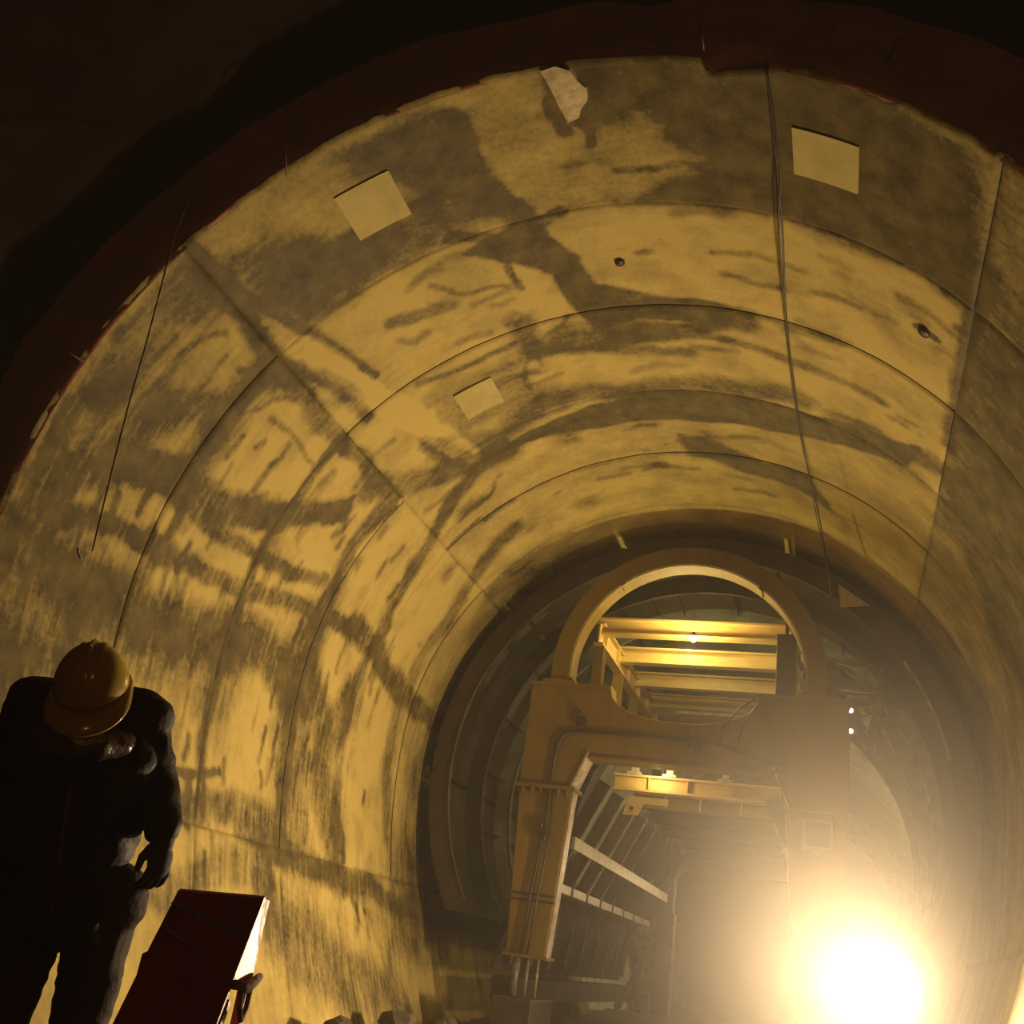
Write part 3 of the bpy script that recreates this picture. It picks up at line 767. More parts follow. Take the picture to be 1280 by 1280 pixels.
# ------------------------------------------------------------------ arched steel form carried by the gantry
form = tag(empty('steel_form', (0, 14.3, 0)), 'dark arched steel form shell wrapped over the gantry', 'formwork')
def arc_shell(y0, y1, r0, r1, a0, a1, n):
    vs = []; fs = []
    for k in range(n + 1):
        a = (a0 + (a1 - a0) * k / n) * PI / 180
        for r, y in ((r0, y0), (r1, y0), (r1, y1), (r0, y1)): vs.append((r * math.cos(a), y, Zr(-0.02) + r * math.sin(a)))
    for k in range(n):
        for i in range(4): fs.append((4 * k + i, 4 * k + (i + 1) % 4, 4 * k + 4 + (i + 1) % 4, 4 * k + 4 + i))
    fs += [(0, 1, 2, 3), tuple(4 * n + i for i in (3, 2, 1, 0))]
    return MB().add(vs, fs)
SEG = [(-32, -2), (-1, 42), (43, 72), (73, 107), (108, 137), (138, 181), (182, 212)]
for k in range(6):
    y0 = 14.3 + 1.6 * k
    for a0, a1 in SEG:
        arc_shell(y0, y0 + 1.585, 3.79, 3.82, a0, a1, max(6, int((a1 - a0) / 3))).build('skin_panel', MAT['skin_plate' if k > 1 else 'steel_dark'], form)  # front segments darker, their lack of light put into the colour
    rb = arc_shell(y0, y0 + 0.02, 3.52, 3.79, -32, 212, 80).build('arch_rib', MAT['steel_dark' if k < 2 else 'skin_plate'], form)
    arc_shell(y0 - 0.03, y0 + 0.05, 3.50, 3.515, -32, 212, 80).build('rib_flange', MAT['rib_edge' if k > 1 else 'steel_dark'], rb, True)
    for a in range(-20, 205, 15):
        ca, sa = math.cos(a * PI / 180), math.sin(a * PI / 180)
        if 0 < k < 5:
            MB().bar((3.72 * ca, y0 + 0.05, Zr(-0.02) + 3.72 * sa), (3.72 * ca, y0 + 1.55, Zr(-0.02) + 3.72 * sa), 0.012, 0.12, (ca, 0, sa)).build('stiffener', MAT['steel_dark'], form)

# ------------------------------------------------------------------ worker at the left
def ellip(c, axes, n=14):
    """ellipsoid mesh data: axes = three Vectors (half axes)"""
    vs = []; fs = []
    for i in range(n + 1):
        t = PI * i / n
        for k in range(2 * n):
            a = PI * k / n
            vs.append(c + axes[0] * (math.sin(t) * math.cos(a)) + axes[1] * (math.sin(t) * math.sin(a)) + axes[2] * math.cos(t))
    for i in range(n):
        for k in range(2 * n):
            fs.append((i * 2 * n + k, i * 2 * n + (k + 1) % (2 * n), (i + 1) * 2 * n + (k + 1) % (2 * n), (i + 1) * 2 * n + k))
    return vs, fs


def capsule(a, b, ra, rb, n=14):
    a, b = Vector(a), Vector(b); pts = []; rs = []
    d = (b - a).normalized()
    for k in range(6):
        t = PI / 2 * (1 - k / 5); pts.append(a - d * ra * math.sin(t)); rs.append(max(ra * math.cos(t), 1e-3))
    for k in range(6):
        t = PI / 2 * k / 5; pts.append(b + d * rb * math.sin(t)); rs.append(max(rb * math.cos(t), 1e-3))
    m = MB().tube(pts, rs, n)
    return m.v, m.f


def fuse(name, pieces, voxel, mat, parent, smooth_iter=6, folds=0.0, fold_scale=9.0, cut=None):
    """fuses overlapping pieces into one continuous skin"""
    mb = MB()
    for v, f_ in pieces: mb.add(v, f_)
    tmp = bpy.data.objects.new('tmp', mb.mesh('tmp')); COL.objects.link(tmp)
    r = tmp.modifiers.new('r', 'REMESH'); r.mode = 'VOXEL'; r.voxel_size = voxel
    s = tmp.modifiers.new('s', 'SMOOTH'); s.iterations = smooth_iter; s.factor = 0.5
    dg = bpy.context.evaluated_depsgraph_get()
    me = bpy.data.meshes.new_from_object(tmp.evaluated_get(dg))
    old = tmp.data; bpy.data.objects.remove(tmp); bpy.data.meshes.remove(old)
    if folds:
        nrm = [v.normal.copy() for v in me.vertices]
        for v, nn in zip(me.vertices, nrm):
            p = v.co
            w = mnoise.noise(Vector((p.x * fold_scale, p.y * fold_scale, p.z * fold_scale * 1.8)))
            w2 = mnoise.noise(Vector((p.x * 3, p.y * 3, p.z * 26))) * 0.7
            v.co = p + nn * folds * (1 - abs(w) * 2 + w2 * 0.8)
    me.name = name; me.materials.clear()
    return link(name, me, mat, parent, True)


BODY_A = 0.55
Fv = Vector((math.sin(BODY_A), -math.cos(BODY_A), 0)); Lv = Vector((math.cos(BODY_A), math.sin(BODY_A), 0)); Uv = Vector((0, 0, 1))
P0 = Vector((-0.20, 2.75, 0.16))
def P(l, f_, z): return P0 + Lv * l + Fv * f_ + Uv * z
person = tag(empty('person', tuple(P0)), 'worker in dark jacket and yellow hard hat, head bowed, by the left wall', 'person')
hu = (Uv * 0.66 + Fv * 0.70 - Lv * 0.14).normalized()
hf = (Fv * 0.66 - Uv * 0.72 + Lv * 0.12); hf = (hf - hu * hf.dot(hu)).normalized()
hl = hu.cross(hf) * -1
if hl.dot(Lv) < 0: hl = -hl
HC = P(-0.055, 0.215, 1.41)
def Hd(l, f_, u): return HC + hl * l + hf * f_ + hu * u
NECK, CHEST = P(-0.06, 0.09, 1.36), P(-0.03, 0.02, 1.22)
SH = {1: P(0.08, 0.03, 1.405), -1: P(-0.245, 0.03, 1.375)}
EL = {1: P(0.18, -0.03, 1.21), -1: P(-0.30, -0.02, 1.12)}
WR = {1: P(0.25, 0.07, 1.075), -1: P(-0.22, 0.14, 0.97)}
HIP = {1: P(0.13, 0.0, 0.86), -1: P(-0.06, 0.0, 0.86)}
KN = {1: P(0.16, 0.05, 0.46), -1: P(-0.06, 0.08, 0.46)}
AN = {1: P(0.18, -0.03, 0.09), -1: P(-0.13, -0.01, 0.09)}
pc = [ellip(HC + hu * 0.02, (hl * 0.075, hf * 0.095, hu * 0.11)), ellip(Hd(0, 0.035, -0.07), (hl * 0.055, hf * 0.06, hu * 0.05)),
      ellip(Hd(0, 0.10, -0.025), (hl * 0.014, hf * 0.022, hu * 0.03)), ellip(Hd(0, 0.088, -0.07), (hl * 0.026, hf * 0.012, hu * 0.012)),
      ellip(Hd(0.077, -0.01, -0.01), (hl * 0.012, hf * 0.02, hu * 0.034)), ellip(Hd(-0.077, -0.01, -0.01), (hl * 0.012, hf * 0.02, hu * 0.034)),
      ellip(Hd(0, 0.085, 0.02), (hl * 0.05, hf * 0.012, hu * 0.012)),
      capsule(Hd(0, -0.03, -0.06), NECK - Fv * 0.03, 0.056, 0.062), capsule(NECK, CHEST, 0.08, 0.13),
      capsule(CHEST, P(0.03, 0.0, 0.92), 0.135, 0.14), capsule(SH[1], SH[-1], 0.075, 0.075)]
for s in (1, -1):
    pc += [capsule(SH[s], EL[s], 0.052, 0.043), capsule(EL[s], WR[s], 0.042, 0.029), capsule(HIP[s], KN[s], 0.085, 0.058), capsule(KN[s], AN[s], 0.056, 0.04),
           capsule(AN[s], AN[s] + Fv * 0.14 - Uv * 0.04, 0.04, 0.035)]
fuse('body', pc, 0.011, MAT['skin'], person)
for s in (1, -1):
    e = ellip(Hd(s * 0.03, 0.088, 0.0), (hl * 0.013, hf * 0.010, hu * 0.008), 8)
    MB().add(*e).build('eye', MAT['hair'], person, True)
# hair at the back below the helmet
fuse('hair', [ellip(Hd(0, -0.03, 0.03), (hl * 0.083, hf * 0.085, hu * 0.10))], 0.012, MAT['hair'], person)
# jacket: body and sleeves in one cloth
jk = [capsule(P(-0.07, 0.03, 1.33), P(-0.02, 0.02, 1.16), 0.115, 0.165), capsule(SH[1] + Uv * 0.005, SH[-1] + Uv * 0.015, 0.098, 0.10),
      ellip(P(-0.06, 0.03, 1.26), (Lv * 0.235, Fv * 0.15, Uv * 0.22)), ellip(P(-0.03, 0.02, 1.04), (Lv * 0.205, Fv * 0.16, Uv * 0.24)),
      ellip(P(-0.015, 0.01, 0.86), (Lv * 0.21, Fv * 0.17, Uv * 0.16)),
      capsule(P(0.12, 0.0, 0.84), P(-0.12, 0.0, 0.84), 0.085, 0.095), capsule(P(0.145, 0.01, 0.765), P(-0.15, 0.0, 0.775), 0.055, 0.06), capsule(P(0.1, 0.1, 0.76), P(-0.04, 0.1, 0.76), 0.055, 0.055)]
for s in (1, -1):
    jk += [capsule(SH[s], EL[s], 0.088, 0.070), capsule(EL[s], WR[s] + (EL[s] - WR[s]) * 0.12, 0.070, 0.052)]
jk += [capsule(EL[-1] + Lv * 0.04, P(-0.15, 0.0, 0.92), 0.09, 0.10)]
jacket = fuse('jacket', jk, 0.009, MAT['jacket'], person, 3, folds=0.009, fold_scale=8)
# gathered padded collar below the face
cl = []
for k in range(15):
    a = -0.15 * PI + 1.3 * PI * k / 14
    p = NECK + Lv * (math.cos(a) * 0.118) + Fv * (math.sin(a) * 0.125 + 0.03) + Uv * (-0.035 - 0.055 * max(0, math.sin(a)))
    cl.append(p)
cp = [capsule(cl[i], cl[i + 1], 0.036 + 0.008 * (i % 2), 0.036 + 0.008 * ((i + 1) % 2)) for i in range(14)]
fuse('collar', cp, 0.007, MAT['collar'], person, 2, folds=0.006, fold_scale=16)
MB().tube([P(-0.055, 0.185, 1.25), P(-0.03, 0.195, 1.05), P(0.01, 0.19, 0.80)], 0.006).build('zip', MAT['wire'], jacket, True)
# trousers
tr = [capsule(HIP[1], HIP[-1], 0.12, 0.12)]
for s in (1, -1):
    tr += [capsule(HIP[s] - Uv * 0.05, KN[s], 0.098, 0.078), capsule(KN[s], AN[s] + Uv * 0.16, 0.078, 0.072)]
fuse('trousers', tr, 0.011, MAT['trousers'], person, 3, folds=0.008, fold_scale=9)
for s in (1, -1):
    a = AN[s]
    fuse('boot', [capsule(a + Uv * 0.17, a + Uv * 0.0, 0.072, 0.058), capsule(a - Uv * 0.035 - Fv * 0.05, a - Uv * 0.045 + Fv * 0.15, 0.05, 0.045)], 0.009, MAT['boot'], person, 3)
# gloves: palm and five bent fingers
def glove(s):
    w = WR[s]; d = (Uv * -0.97 + Fv * 0.22 + Lv * (0.12 * s)).normalized()
    pn = (Fv * -0.75 - Lv * (s * 0.66)); pn = (pn - d * pn.dot(d)).normalized()      # palm faces the thigh
    side = d.cross(pn).normalized()
    if side.dot(Fv - Lv * s) < 0: side = -side                     # thumb side points forward and inward
    pal = w + d * 0.075
    pcs = [capsule(w - d * 0.03, w + d * 0.03, 0.040, 0.036), ellip(pal, (side * 0.046, d * 0.055, pn * 0.022)), ellip(pal + d * 0.025, (side * 0.045, d * 0.04, pn * 0.019))]
    for k, (o, ln) in enumerate(((0.034, 0.068), (0.012, 0.078), (-0.011, 0.072), (-0.033, 0.056))):
        a = pal + side * o + d * 0.045; prev = a; ang = 0.25
        for j, fr in enumerate((0.45, 0.32, 0.23)):
            ang += (0.35, 0.55, 0.45)[j]
            nx = prev + (d * math.cos(ang) + pn * math.sin(ang)) * ln * fr
            pcs.append(capsule(prev, nx, 0.0115 - 0.001 * j, 0.0105 - 0.001 * j, 8)); prev = nx
    t0 = pal + side * 0.04 - d * 0.02; t1 = t0 + side * 0.022 + d * 0.032 + pn * 0.008; t2 = t1 + d * 0.032 + pn * 0.012
    pcs += [capsule(t0, t1, 0.016, 0.0135, 8), capsule(t1, t2, 0.0135, 0.011, 8)]
    return fuse('glove', pcs, 0.0045, MAT['glove'], person, 2)
for s in (1, -1): glove(s)
# hard hat
def helmet():
    c = HC + hu * 0.055 - hf * 0.01
    def fr(l, f_, u): return c + hl * l + hf * f_ + hu * u
    mb = MB(); nA, nT = 48, 16; vs = []; fs = []
    for i in range(nT + 1):
        t = PI / 2 * i / nT
        for k in range(nA):
            a = 2 * PI * k / nA
            rid = 0.0
            x, y = math.sin(a), math.cos(a)
            r = math.cos(t)
            px_, py_, pz_ = 0.110 * r * x, 0.138 * r * y, 0.135 * math.sin(t)
            for c0 in (-0.032, 0.0, 0.032):
                rid = max(rid, (1 - min(1, abs(px_ - c0) / 0.009)) * (0.010 if c0 == 0 else 0.006))
            rid *= smooth01(np.array((math.sin(t) - 0.28) / 0.2)).item()
            vs.append(fr(px_, py_, pz_ + rid))
    for i in range(nT):
        for k in range(nA):
            fs.append((i * nA + k, i * nA + (k + 1) % nA, (i + 1) * nA + (k + 1) % nA, (i + 1) * nA + k))
    shell = MB().add(vs, fs).build('hard_hat', MAT['helmet'], person, True)
    so = shell.modifiers.new('thick', 'SOLIDIFY'); so.thickness = 0.004
    # brim: narrow rim behind, a visor in front
    vs = []; fs = []
    rows = [(0.0, 0.004), (0.5, 0.0), (1.0, -0.012), (1.02, -0.017), (0.5, -0.006), (0.0, -0.004)]
    for k in range(nA):
        a = 2 * PI * k / nA; x, y = math.sin(a), math.cos(a)
        ext = 0.012 + 0.058 * max(0, y) ** 1.6
        for q, dz in rows:
            vs.append(fr((0.109 + ext * q) * x, (0.137 + ext * q) * y, dz - (0.022 * q * max(0, y) ** 1.6)))
    m = len(rows)
    for k in range(nA):
        for j in range(m):
            fs.append((k * m + j, ((k + 1) % nA) * m + j, ((k + 1) % nA) * m + (j + 1) % m, k * m + (j + 1) % m))
    MB().add(vs, fs).build('brim', MAT['helmet'], shell, True)
    MB().tube([fr(0.106, 0.01, 0), Hd(0.078, 0.03, -0.05), Hd(0.03, 0.05, -0.125), Hd(-0.03, 0.05, -0.125), Hd(-0.078, 0.03, -0.05), fr(-0.106, 0.01, 0)], 0.005).build('chin_strap', MAT['cable'], person, True)
helmet()
tag(MB().box(-0.62, 0.22, 2.40, 3.15, -0.05, 0.158).build('timber_step', MAT['wood'], None, bevel=0.01), 'low timber step under the boots of the worker', 'step')

# ------------------------------------------------------------------ red hopper in the foreground
hop = tag(empty('red_hopper', (0.6, 2.4, 0)), 'red sloping steel hopper with a pale side painted as lit beside the worker', 'hopper')
XL, XR = 0.432, 0.668
def slope(z): return 2.46 - (1.085 - z) * 0.52       # y of the sloping front plate
zt, zk, zb = 1.083, 0.885, 0.10
vs = [(XL, 2.46, 1.07), (XR, 2.46, zt), (XR + 0.012, slope(zb), zb), (XL - 0.02, slope(zb), zb)]
vs += [(x, y + 0.012, z + 0.006) for x, y, z in vs]
fr = MB().add(vs, [(0, 1, 2, 3), (7, 6, 5, 4), (0, 4, 5, 1), (1, 5, 6, 2), (2, 6, 7, 3), (3, 7, 4, 0)]).build('front_plate', MAT['red'], hop)
MB().add([(XR - 0.003, 2.462, zt), (XR + 0.003, slope(zk), zk), (XR + 0.003, 2.50, zk + 0.012), (XR + 0.003, 2.50, zt - 0.004), (XR - 0.02, 2.462, zt), (XR - 0.02, slope(zk) + 0.01, zk), (XR - 0.02, 2.50, zk + 0.012), (XR - 0.02, 2.50, zt - 0.004)],
         [(0, 1, 2, 3), (7, 6, 5, 4), (0, 4, 5, 1), (1, 5, 6, 2), (2, 6, 7, 3), (3, 7, 4, 0)]).build('side_gusset', MAT['red_lit'], hop)
MB().add([(XL, 2.462, 1.07), (XL - 0.004, slope(zk), zk), (XL, 2.50, zk), (XL, 2.50, 1.068), (XL + 0.02, 2.462, 1.07), (XL + 0.02, slope(zk), zk), (XL + 0.02, 2.50, zk), (XL + 0.02, 2.50, 1.068)],
         [(0, 1, 2, 3), (7, 6, 5, 4), (0, 4, 5, 1), (1, 5, 6, 2), (2, 6, 7, 3), (3, 7, 4, 0)]).build('side_gusset', MAT['red'], hop)
MB().box(XL, XR, 2.48, 2.505, 0.86, 1.066).build('back_plate', MAT['red'], hop)
for x in (XL + 0.012, XR - 0.008):
    MB().bar((x, 2.485, 0.03), (x, 2.485, 0.9), 0.024, 0.024, (0, 1, 0)).build('leg', MAT['red_lit' if x > 0.6 else 'red'], hop)
    MB().bar((x, slope(zk) + 0.03, 0.84), (x, slope(0.2) + 0.05, 0.1), 0.012, 0.02, (0, 1, 0)).build('rail', MAT['red'], hop)
MB().tube([(XR + 0.01, slope(zk) - 0.004, zk - 0.004), (XR + 0.022, 2.42, zk - 0.012), (XR + 0.02, 2.47, zk + 0.002), (XR + 0.016, 2.515, zk + 0.012)], [0.011, 0.013, 0.012, 0.010], 8).build('rope_binding', MAT['rope'], hop, True)
MB().tube([(XR + 0.015, 2.40, zk - 0.02), (XR + 0.018, 2.405, zk - 0.06), (XR + 0.02, 2.43, zk - 0.085), (XR + 0.018, 2.455, zk - 0.06), (XR + 0.015, 2.465, zk - 0.015)], 0.007).build('rope_loop', MAT['rope'], hop, True)
for (x0, z0, x1, z1, w) in ((XL + 0.005, 1.045, XR - 0.03, 0.985, 0.022), (XL + 0.02, 0.975, XL + 0.13, 0.94, 0.010)):
    MB().bar((x0, slope(z0) - 0.002, z0), (x1, slope(z1) - 0.002, z1), w, 0.003, (0, -1, 0.5)).build('tape_strip', MAT['tape'], fr)
bd = MB().prism([(0.24, 0.0), (0.50, 0.0), (0.50, 0.70), (0.435, 0.86), (0.30, 0.93), (0.24, 0.90)], 2.60, 2.63).build('leaning_board', MAT['board'], None, bevel=0.004)
tag(bd, 'black board standing between the worker and the red hopper', 'board')

hop.rotation_euler[2] = 0.20
# ------------------------------------------------------------------ cables and wires
def cable(name, pts, r, mat, sub=6):
    """smooth tube through points (Catmull-Rom)"""
    q = [Vector(p) for p in pts]; out = []
    for i in range(len(q) - 1):
        p0, p1, p2, p3 = q[max(i - 1, 0)], q[i], q[i + 1], q[min(i + 2, len(q) - 1)]
        for k in range(sub):
            t = k / sub
            out.append(0.5 * ((2 * p1) + (p2 - p0) * t + (2 * p0 - 5 * p1 + 4 * p2 - p3) * t * t + (3 * p1 - p0 - 3 * p2 + p3) * t ** 3))
    out.append(q[-1])
    return MB().tube(out, r, 6)
cw = tag(empty('hanging_cable', (1.54, 5.4, 7.2)), 'black twin cable strung from the vault edge to the gantry', 'cable')
cp_ = [(1.54, 5.36, 7.21), (1.58, 6.2, 7.03), (1.595, 6.9, 6.95), (1.575, 8.2, 6.93), (1.63, 10.3, 6.88), (1.80, 12.0, 6.70), (1.92, 13.6, 6.49), (1.96, 14.28, 6.25)]
cable('strand', cp_, 0.009, MAT['cable']).build('strand', MAT['cable'], cw, True)
c2 = [(x + 0.03 * math.sin(i * 2.1), y, z - 0.03 - 0.02 * math.cos(i * 1.7)) for i, (x, y, z) in enumerate(cp_)]
cable('strand', c2, 0.007, MAT['cable']).build('strand', MAT['cable'], cw, True)
tw = tag(empty('dangling_wire', (-3.0, 5.15, 6.3)), 'thin wire dangling down the left wall with a frayed end', 'wire')
cable('wire', [(-3.02, 5.16, 6.38), (-2.99, 5.12, 6.0), (-2.97, 5.10, 5.76), (-2.90, 5.10, 4.9), (-2.86, 5.10, 4.25), (-2.80, 5.1, 3.6), (-2.75, 5.10, 3.12)], 0.006, MAT['wire']).build('strand', MAT['wire'], tw, True)
MB().tube([(-2.88, 5.1, 3.14), (-2.86, 5.1, 3.10), (-2.84, 5.1, 3.08), (-2.83, 5.11, 3.06)], 0.008, 6).build('frayed_end', MAT['pale_plate'], tw, True)
for (x, z, dx, dz, lb) in ((-2.35, 6.62, 0.06, 0.35, 'bent rebar stub above the left seam'), (-3.74, 4.83, -0.10, 0.02, 'short rebar stub on the low left rim'), (1.08, 7.36, -0.01, 0.12, 'rebar stub at the notch in the crown rim'), (2.35, 6.98, 0.12, 0.05, 'rebar stub on the right rim of the vault')):
    tag(MB().tube([(x, 5.42, z + 0.06), (x + dx * 0.5, 5.26, z + dz * 0.5 + 0.06), (x + dx, 5.22, z + dz + 0.06)], 0.007, 6).build('rebar_stub', MAT['wire'], None, True), lb, 'rebar')

# ------------------------------------------------------------------ right side: torn sheet and side platform
sh = MB().add([(2.05, 14.2, 6.55), (2.47, 14.2, 6.24), (2.08, 14.2, 6.20), (2.07, 14.23, 6.55), (2.49, 14.23, 6.24), (2.10, 14.23, 6.20)], [(0, 1, 2), (5, 4, 3), (0, 3, 4, 1), (1, 4, 5, 2), (2, 5, 3, 0)]).build('torn_sheet', MAT['spall'])
tag(sh, 'pale triangular sheet wedged at the right shoulder of the form', 'sheet')
plat = tag(empty('side_platform', (2.5, 14.8, 5.0)), 'jumble of pale plates and struts right of the portal ring', 'platform')
def plate(pts, name='plate', mat='membrane', t=0.02):
    n = len(pts)
    vs = [(x, y, z) for x, y, z in pts] + [(x, y + t, z) for x, y, z in pts]
    fs = [tuple(range(n)), tuple(range(2 * n - 1, n - 1, -1))] + [(i, (i + 1) % n, (i + 1) % n + n, i + n) for i in range(n)]
    return MB().add(vs, fs).build(name, MAT[mat], plat)
plate([(2.24, 15.0, 5.56), (2.47, 15.0, 5.55), (2.45, 15.05, 5.24), (2.30, 15.0, 5.34)])
plate([(2.50, 15.05, 5.52), (2.66, 15.1, 5.42), (2.58, 15.05, 5.28), (2.47, 15.05, 5.36)])
plate([(2.26, 15.0, 5.14), (2.40, 15.0, 5.02), (2.42, 15.0, 4.84), (2.36, 15.0, 4.86)])
plate([(2.42, 15.0, 5.18), (2.62, 15.05, 5.22), (2.52, 15.0, 4.98)])
plate([(2.38, 15.0, 4.80), (2.52, 15.0, 4.86), (2.46, 15.0, 4.62)])
for a, b, r in (((2.05, 14.9, 5.58), (2.26, 15.0, 5.55), 0.018), ((2.45, 15, 5.56), (2.42, 15, 5.2), 0.02), ((2.10, 14.95, 5.20), (2.45, 15, 5.19), 0.02), ((2.48, 15, 5.0), (2.86, 15, 4.24), 0.016), ((2.42, 15, 4.62), (2.58, 15, 4.34), 0.02), ((2.36, 14.9, 4.44), (2.46, 14.9, 4.26), 0.022), ((2.50, 15, 4.44), (2.56, 15, 4.30), 0.02), ((2.58, 15, 5.40), (2.70, 15.1, 5.62), 0.02)):
    MB().bar(a, b, r * 1.6, r * 1.6).build('strut', MAT['rib_edge'], plat)
for z in (4.88, 4.58):
    k = MB().lathe([(0.03, 0.0), (0.035, 0.02), (0.02, 0.04)], (2.23, 14.9, z), 12, 'y').build('indicator', MAT['dot'], plat, True)
MB().box(2.17, 2.29, 14.94, 15.05, 4.45, 5.0).build('indicator_box', MAT['steel_dark'], plat)
MB().box(2.18, 2.62, 14.9, 15.1, 5.10, 5.13).build('deck_plate', MAT['steel_dark'], plat)
MB().bar((2.2, 14.98, 5.0), (3.3, 14.7, 4.9), 0.05, 0.05).build('bearer', MAT['steel_dark'], plat)
# pale strips painting the lit rib edges of the form on the right
arc_shell(14.20, 14.25, 3.50, 3.53, 10.5, 34, 16).build('edge_strip', MAT['rib_edge'], form)

# ------------------------------------------------------------------ stones along the left wall
def stone(x, y, r, label, seed):
    bm = bmesh.new(); bmesh.ops.create_icosphere(bm, subdivisions=2, radius=r)
    for v in bm.verts:
        n_ = mnoise.noise(v.co * (2.2 / r) * 0.5 + Vector((seed * 3.1, seed, 0)))
        v.co *= 1 + 0.45 * n_
        v.co.z *= 0.75
    me = bpy.data.meshes.new('stone'); bm.to_mesh(me); bm.free()
    me.materials.append(MAT['stone'])
    o = bpy.data.objects.new('stone', me); o.location = (x, y, r * 0.5); o.rotation_euler[2] = seed
    COL.objects.link(o)
    return tag(o, label, 'stone', 'stones along the foot of the left wall')
for i, (x, y, r, lb) in enumerate(((-2.55, 9.6, 0.10, 'small stone at the left wall foot, nearest to the red hopper'),
                                   (-2.75, 10.4, 0.17, 'second stone from the red hopper along the left wall'),
                                   (-2.50, 11.1, 0.12, 'third stone from the red hopper along the left wall'),
                                   (-2.70, 11.9, 0.22, 'largest stone of the row at the foot of the left wall'),
                                   (-2.45, 12.7, 0.13, 'stone third from the left leg of the gantry'),
                                   (-2.65, 13.3, 0.17, 'stone second from the left leg of the gantry'),
                                   (-2.75, 13.9, 0.12, 'stone right beside the left leg of the gantry'))):
    stone(x, y, r, lb, i + 1)

# ------------------------------------------------------------------ lamps
def aim(o, d):
    o.rotation_euler = Vector(d).to_track_quat('-Z', 'Y').to_euler()
fl = tag(empty('floodlight', (FLOOD_AT.x, FLOOD_AT.y, 0)), 'dazzling floodlight on a stand at the lower right', 'floodlight')
MB().cyl((FLOOD_AT.x, FLOOD_AT.y + 0.18, 0.02), (FLOOD_AT.x, FLOOD_AT.y + 0.18, FLOOD_AT.z - 0.05), 0.025).build('pole', MAT['housing'], fl, True)
for a in (0.3, 2.4, 4.5):
    MB().cyl((FLOOD_AT.x, FLOOD_AT.y + 0.18, 0.55), (FLOOD_AT.x + 0.45 * math.cos(a), FLOOD_AT.y + 0.18 + 0.45 * math.sin(a), 0.0), 0.016).build('leg', MAT['housing'], fl, True)
MB().bar((FLOOD_AT.x - 0.45, FLOOD_AT.y + 0.18, FLOOD_AT.z - 0.05), (FLOOD_AT.x + 0.3, FLOOD_AT.y + 0.18, FLOOD_AT.z - 0.05), 0.05, 0.05).build('crossbar', MAT['housing'], fl)
def lamp_head(root, c, d, w, h, power, col, spread):
    d = Vector(d).normalized(); s = d.cross(Vector((0, 0, 1))).normalized(); t = s.cross(d).normalized()
    c = Vector(c); vs = []
    for k, q in ((0.0, 1.0), (-0.06, 1.0), (-0.14, 0.6)):
        for a, b in ((-1, -1), (1, -1), (1, 1), (-1, 1)): vs.append(c + d * k + s * (a * w / 2 * q) + t * (b * h / 2 * q))
    hd = MB().add(vs, [(0, 1, 2, 3), (11, 10, 9, 8)] + [(k * 4 + i, k * 4 + (i + 1) % 4, k * 4 + 4 + (i + 1) % 4, k * 4 + 4 + i) for k in range(2) for i in range(4)]).build('housing', MAT['housing'], root)
    lv = [c + d * 0.004 + s * (a * w * 0.46) + t * (b * h * 0.46) for a, b in ((-1, -1), (1, -1), (1, 1), (-1, 1))]
    lv += [v + d * 0.008 for v in lv]
    MB().add(lv, [(3, 2, 1, 0), (4, 5, 6, 7)] + [(i, (i + 1) % 4, (i + 1) % 4 + 4, i + 4) for i in range(4)]).build('lens', MAT['lens'], hd)
    ld = bpy.data.lights.new('flood_light', 'AREA'); ld.shape = 'RECTANGLE'; ld.size = w * 0.92; ld.size_y = h * 0.92
    ld.energy = power; ld.color = col; ld.spread = spread * PI / 180
    lo = bpy.data.objects.new('flood_light', ld); COL.objects.link(lo)
    lo.location = c + d * 0.02; aim(lo, d)
    lo.parent = root; lo.location = c + d * 0.02 - Vector(root.location)
lamp_head(fl, FLOOD_AT, (-0.58, -0.78, 0.10), 0.46, 0.34, FLOOD_POWER, LIGHT_COL, 165)
LEG_AT = Vector((1.72, 14.62, 1.38))
f2 = tag(empty('leg_fill', (1.72, 14.62, 0)), 'added fill light hidden by the right leg of the gantry, turned left', 'floodlight')  # added to light the inner faces of the columns
MB().cyl((1.82, 14.66, 0.02), (1.82, 14.66, 1.32), 0.02).build('pole', MAT['housing'], f2, True)
MB().box(1.68, 1.96, 14.54, 14.80, -0.02, 0.04).build('base', MAT['housing'], f2)
lamp_head(f2, LEG_AT, (-1.0, -0.02, -0.05), 0.22, 0.18, FILL_SIDE, (1.0, 0.66, 0.30), 170)


def bulb(name, loc, power, label, col, r=0.045):
    root = tag(empty(name, loc), label, 'lamp')
    MB().lathe([(0.02, 0.10), (0.028, 0.06), (0.03, 0.03)], loc, 12).build('socket', MAT['housing'], root, True)
    g = MB().add(*ellip(Vector(loc), (Vector((r, 0, 0)), Vector((0, r, 0)), Vector((0, 0, r * 1.2))), 8)).build('bulb', MAT['bulb'], root, True)
    ld = bpy.data.lights.new('bulb_light', 'POINT'); ld.energy = power; ld.color = col; ld.shadow_soft_size = 0.05
    lo = bpy.data.objects.new('bulb_light', ld); COL.objects.link(lo); lo.parent = root; lo.location = (0, 0, -0.13)
bulb('work_bulb', (-0.03, 14.50, Zr(2.22)), WORK_POWER, 'bare work bulb glowing at the first deck beam', (1.0, 0.74, 0.26))
bulb('deck_fill', (-0.35, 15.85, Zr(2.84)), WORK_POWER * 0.45, 'added unseen bulb brightening the second deck beam', (1.0, 0.76, 0.28))  # extra bulb, added for the light on the beam behind
bulb('far_fill', (1.75, 27.5, 3.2), FAR_POWER, 'added unseen bulb brightening the tunnel behind the gantry', (1.0, 0.68, 0.34))  # invented source, kept out of view behind the right column
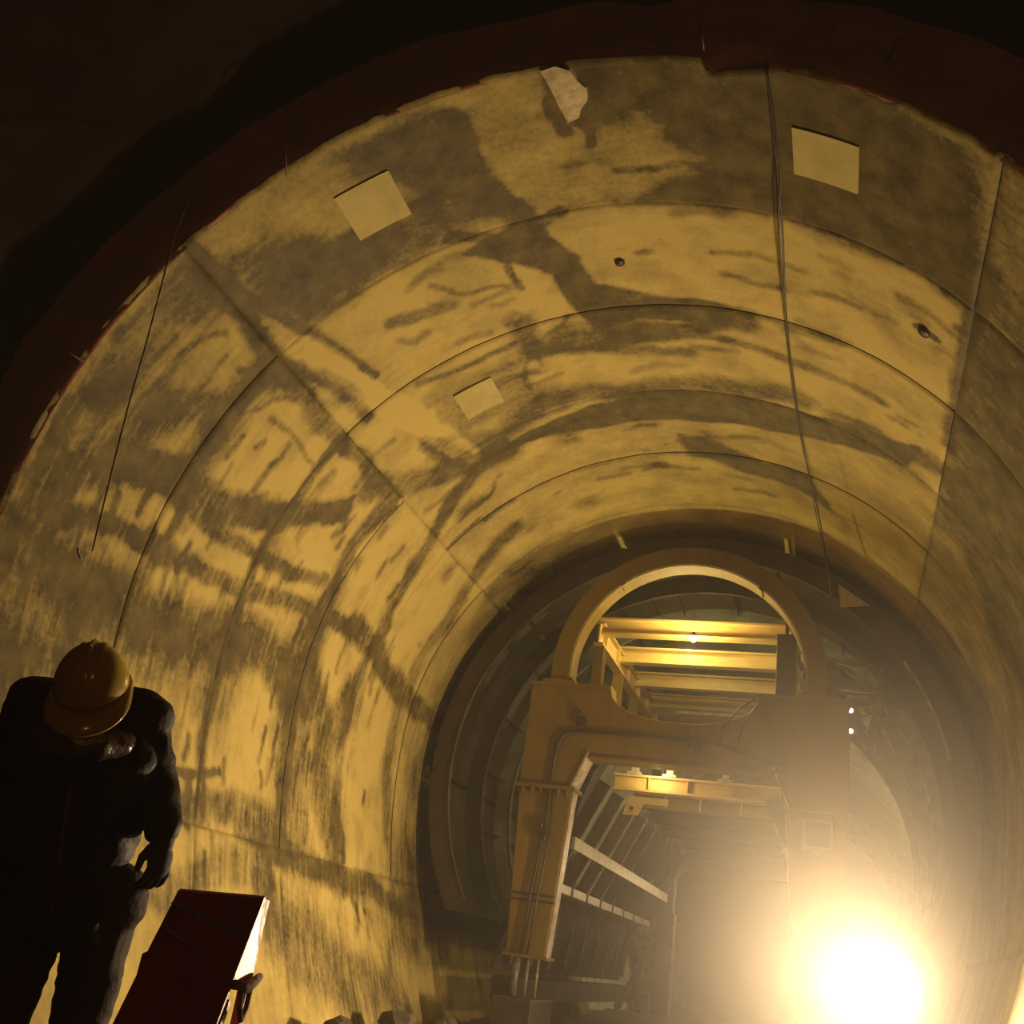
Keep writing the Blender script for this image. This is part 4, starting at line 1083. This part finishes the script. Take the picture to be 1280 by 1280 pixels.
bulb('leg_bulb', (-0.45, 14.75, Zr(0.36)), DECK_POWER, 'small bulb behind the portal beam lighting the lower cross beam', (1.0, 0.74, 0.30))
fo = tag(empty('fore_fill', (2.6, -2.2, 2.6)), 'added dim red fill light behind the camera', 'lamp') if FORE_POWER else None  # invented source, reddens the end face and the worker's front
if fo:
    MB().lathe([(0.05, 0.12), (0.09, 0.06), (0.10, 0.0), (0.07, -0.06)], (2.6, -2.2, 2.6), 14).build('lamp_body', MAT['housing'], fo, True)
    MB().cyl((2.6, -2.2, 0.0), (2.6, -2.2, 2.55), 0.03).build('pole', MAT['housing'], fo, True)
    ld = bpy.data.lights.new('fore_fill_light', 'POINT'); ld.energy = FORE_POWER; ld.color = (1.0, 0.40, 0.20); ld.shadow_soft_size = 0.1
    lo = bpy.data.objects.new('fore_fill_light', ld); COL.objects.link(lo); lo.parent = fo; lo.location = (0.0, 0.2, 0.05)

# ------------------------------------------------------------------ dust haze filling the tunnel
hm = bpy.data.materials.new('dust_haze'); hm.use_nodes = True
nt = hm.node_tree; nt.nodes.clear()
vo = nt.nodes.new('ShaderNodeOutputMaterial'); vs_ = nt.nodes.new('ShaderNodeVolumeScatter')
vs_.inputs['Color'].default_value = (1.0, 0.92, 0.81, 1); vs_.inputs['Anisotropy'].default_value = 0.35
tc = nt.nodes.new('ShaderNodeTexCoord')
vd = nt.nodes.new('ShaderNodeVectorMath'); vd.operation = 'DISTANCE'
vd.inputs[1].default_value = FLOOD_AT + Vector((0.8, -1.0, 0.6))          # middle of the dust cloud at the floodlight
mr = nt.nodes.new('ShaderNodeMapRange'); mr.interpolation_type = 'SMOOTHERSTEP'
mr.inputs['From Min'].default_value = 1.2; mr.inputs['From Max'].default_value = 4.8
mr.inputs['To Min'].default_value = HAZE_DENSITY + CLOUD_DENSITY; mr.inputs['To Max'].default_value = HAZE_DENSITY
nt.links.new(tc.outputs['Object'], vd.inputs[0]); nt.links.new(vd.outputs['Value'], mr.inputs['Value'])
nt.links.new(mr.outputs[0], vs_.inputs['Density']); nt.links.new(vs_.outputs[0], vo.inputs['Volume'])
hz = MB().box(-5.6, 5.6, -3.2, 44.5, -0.3, 8.6).build('haze', hm)
tag(hz, 'dust haze filling the tunnel, thickest around the floodlight', 'haze', kind='stuff')
SC.cycles.volume_step_rate = 0.5
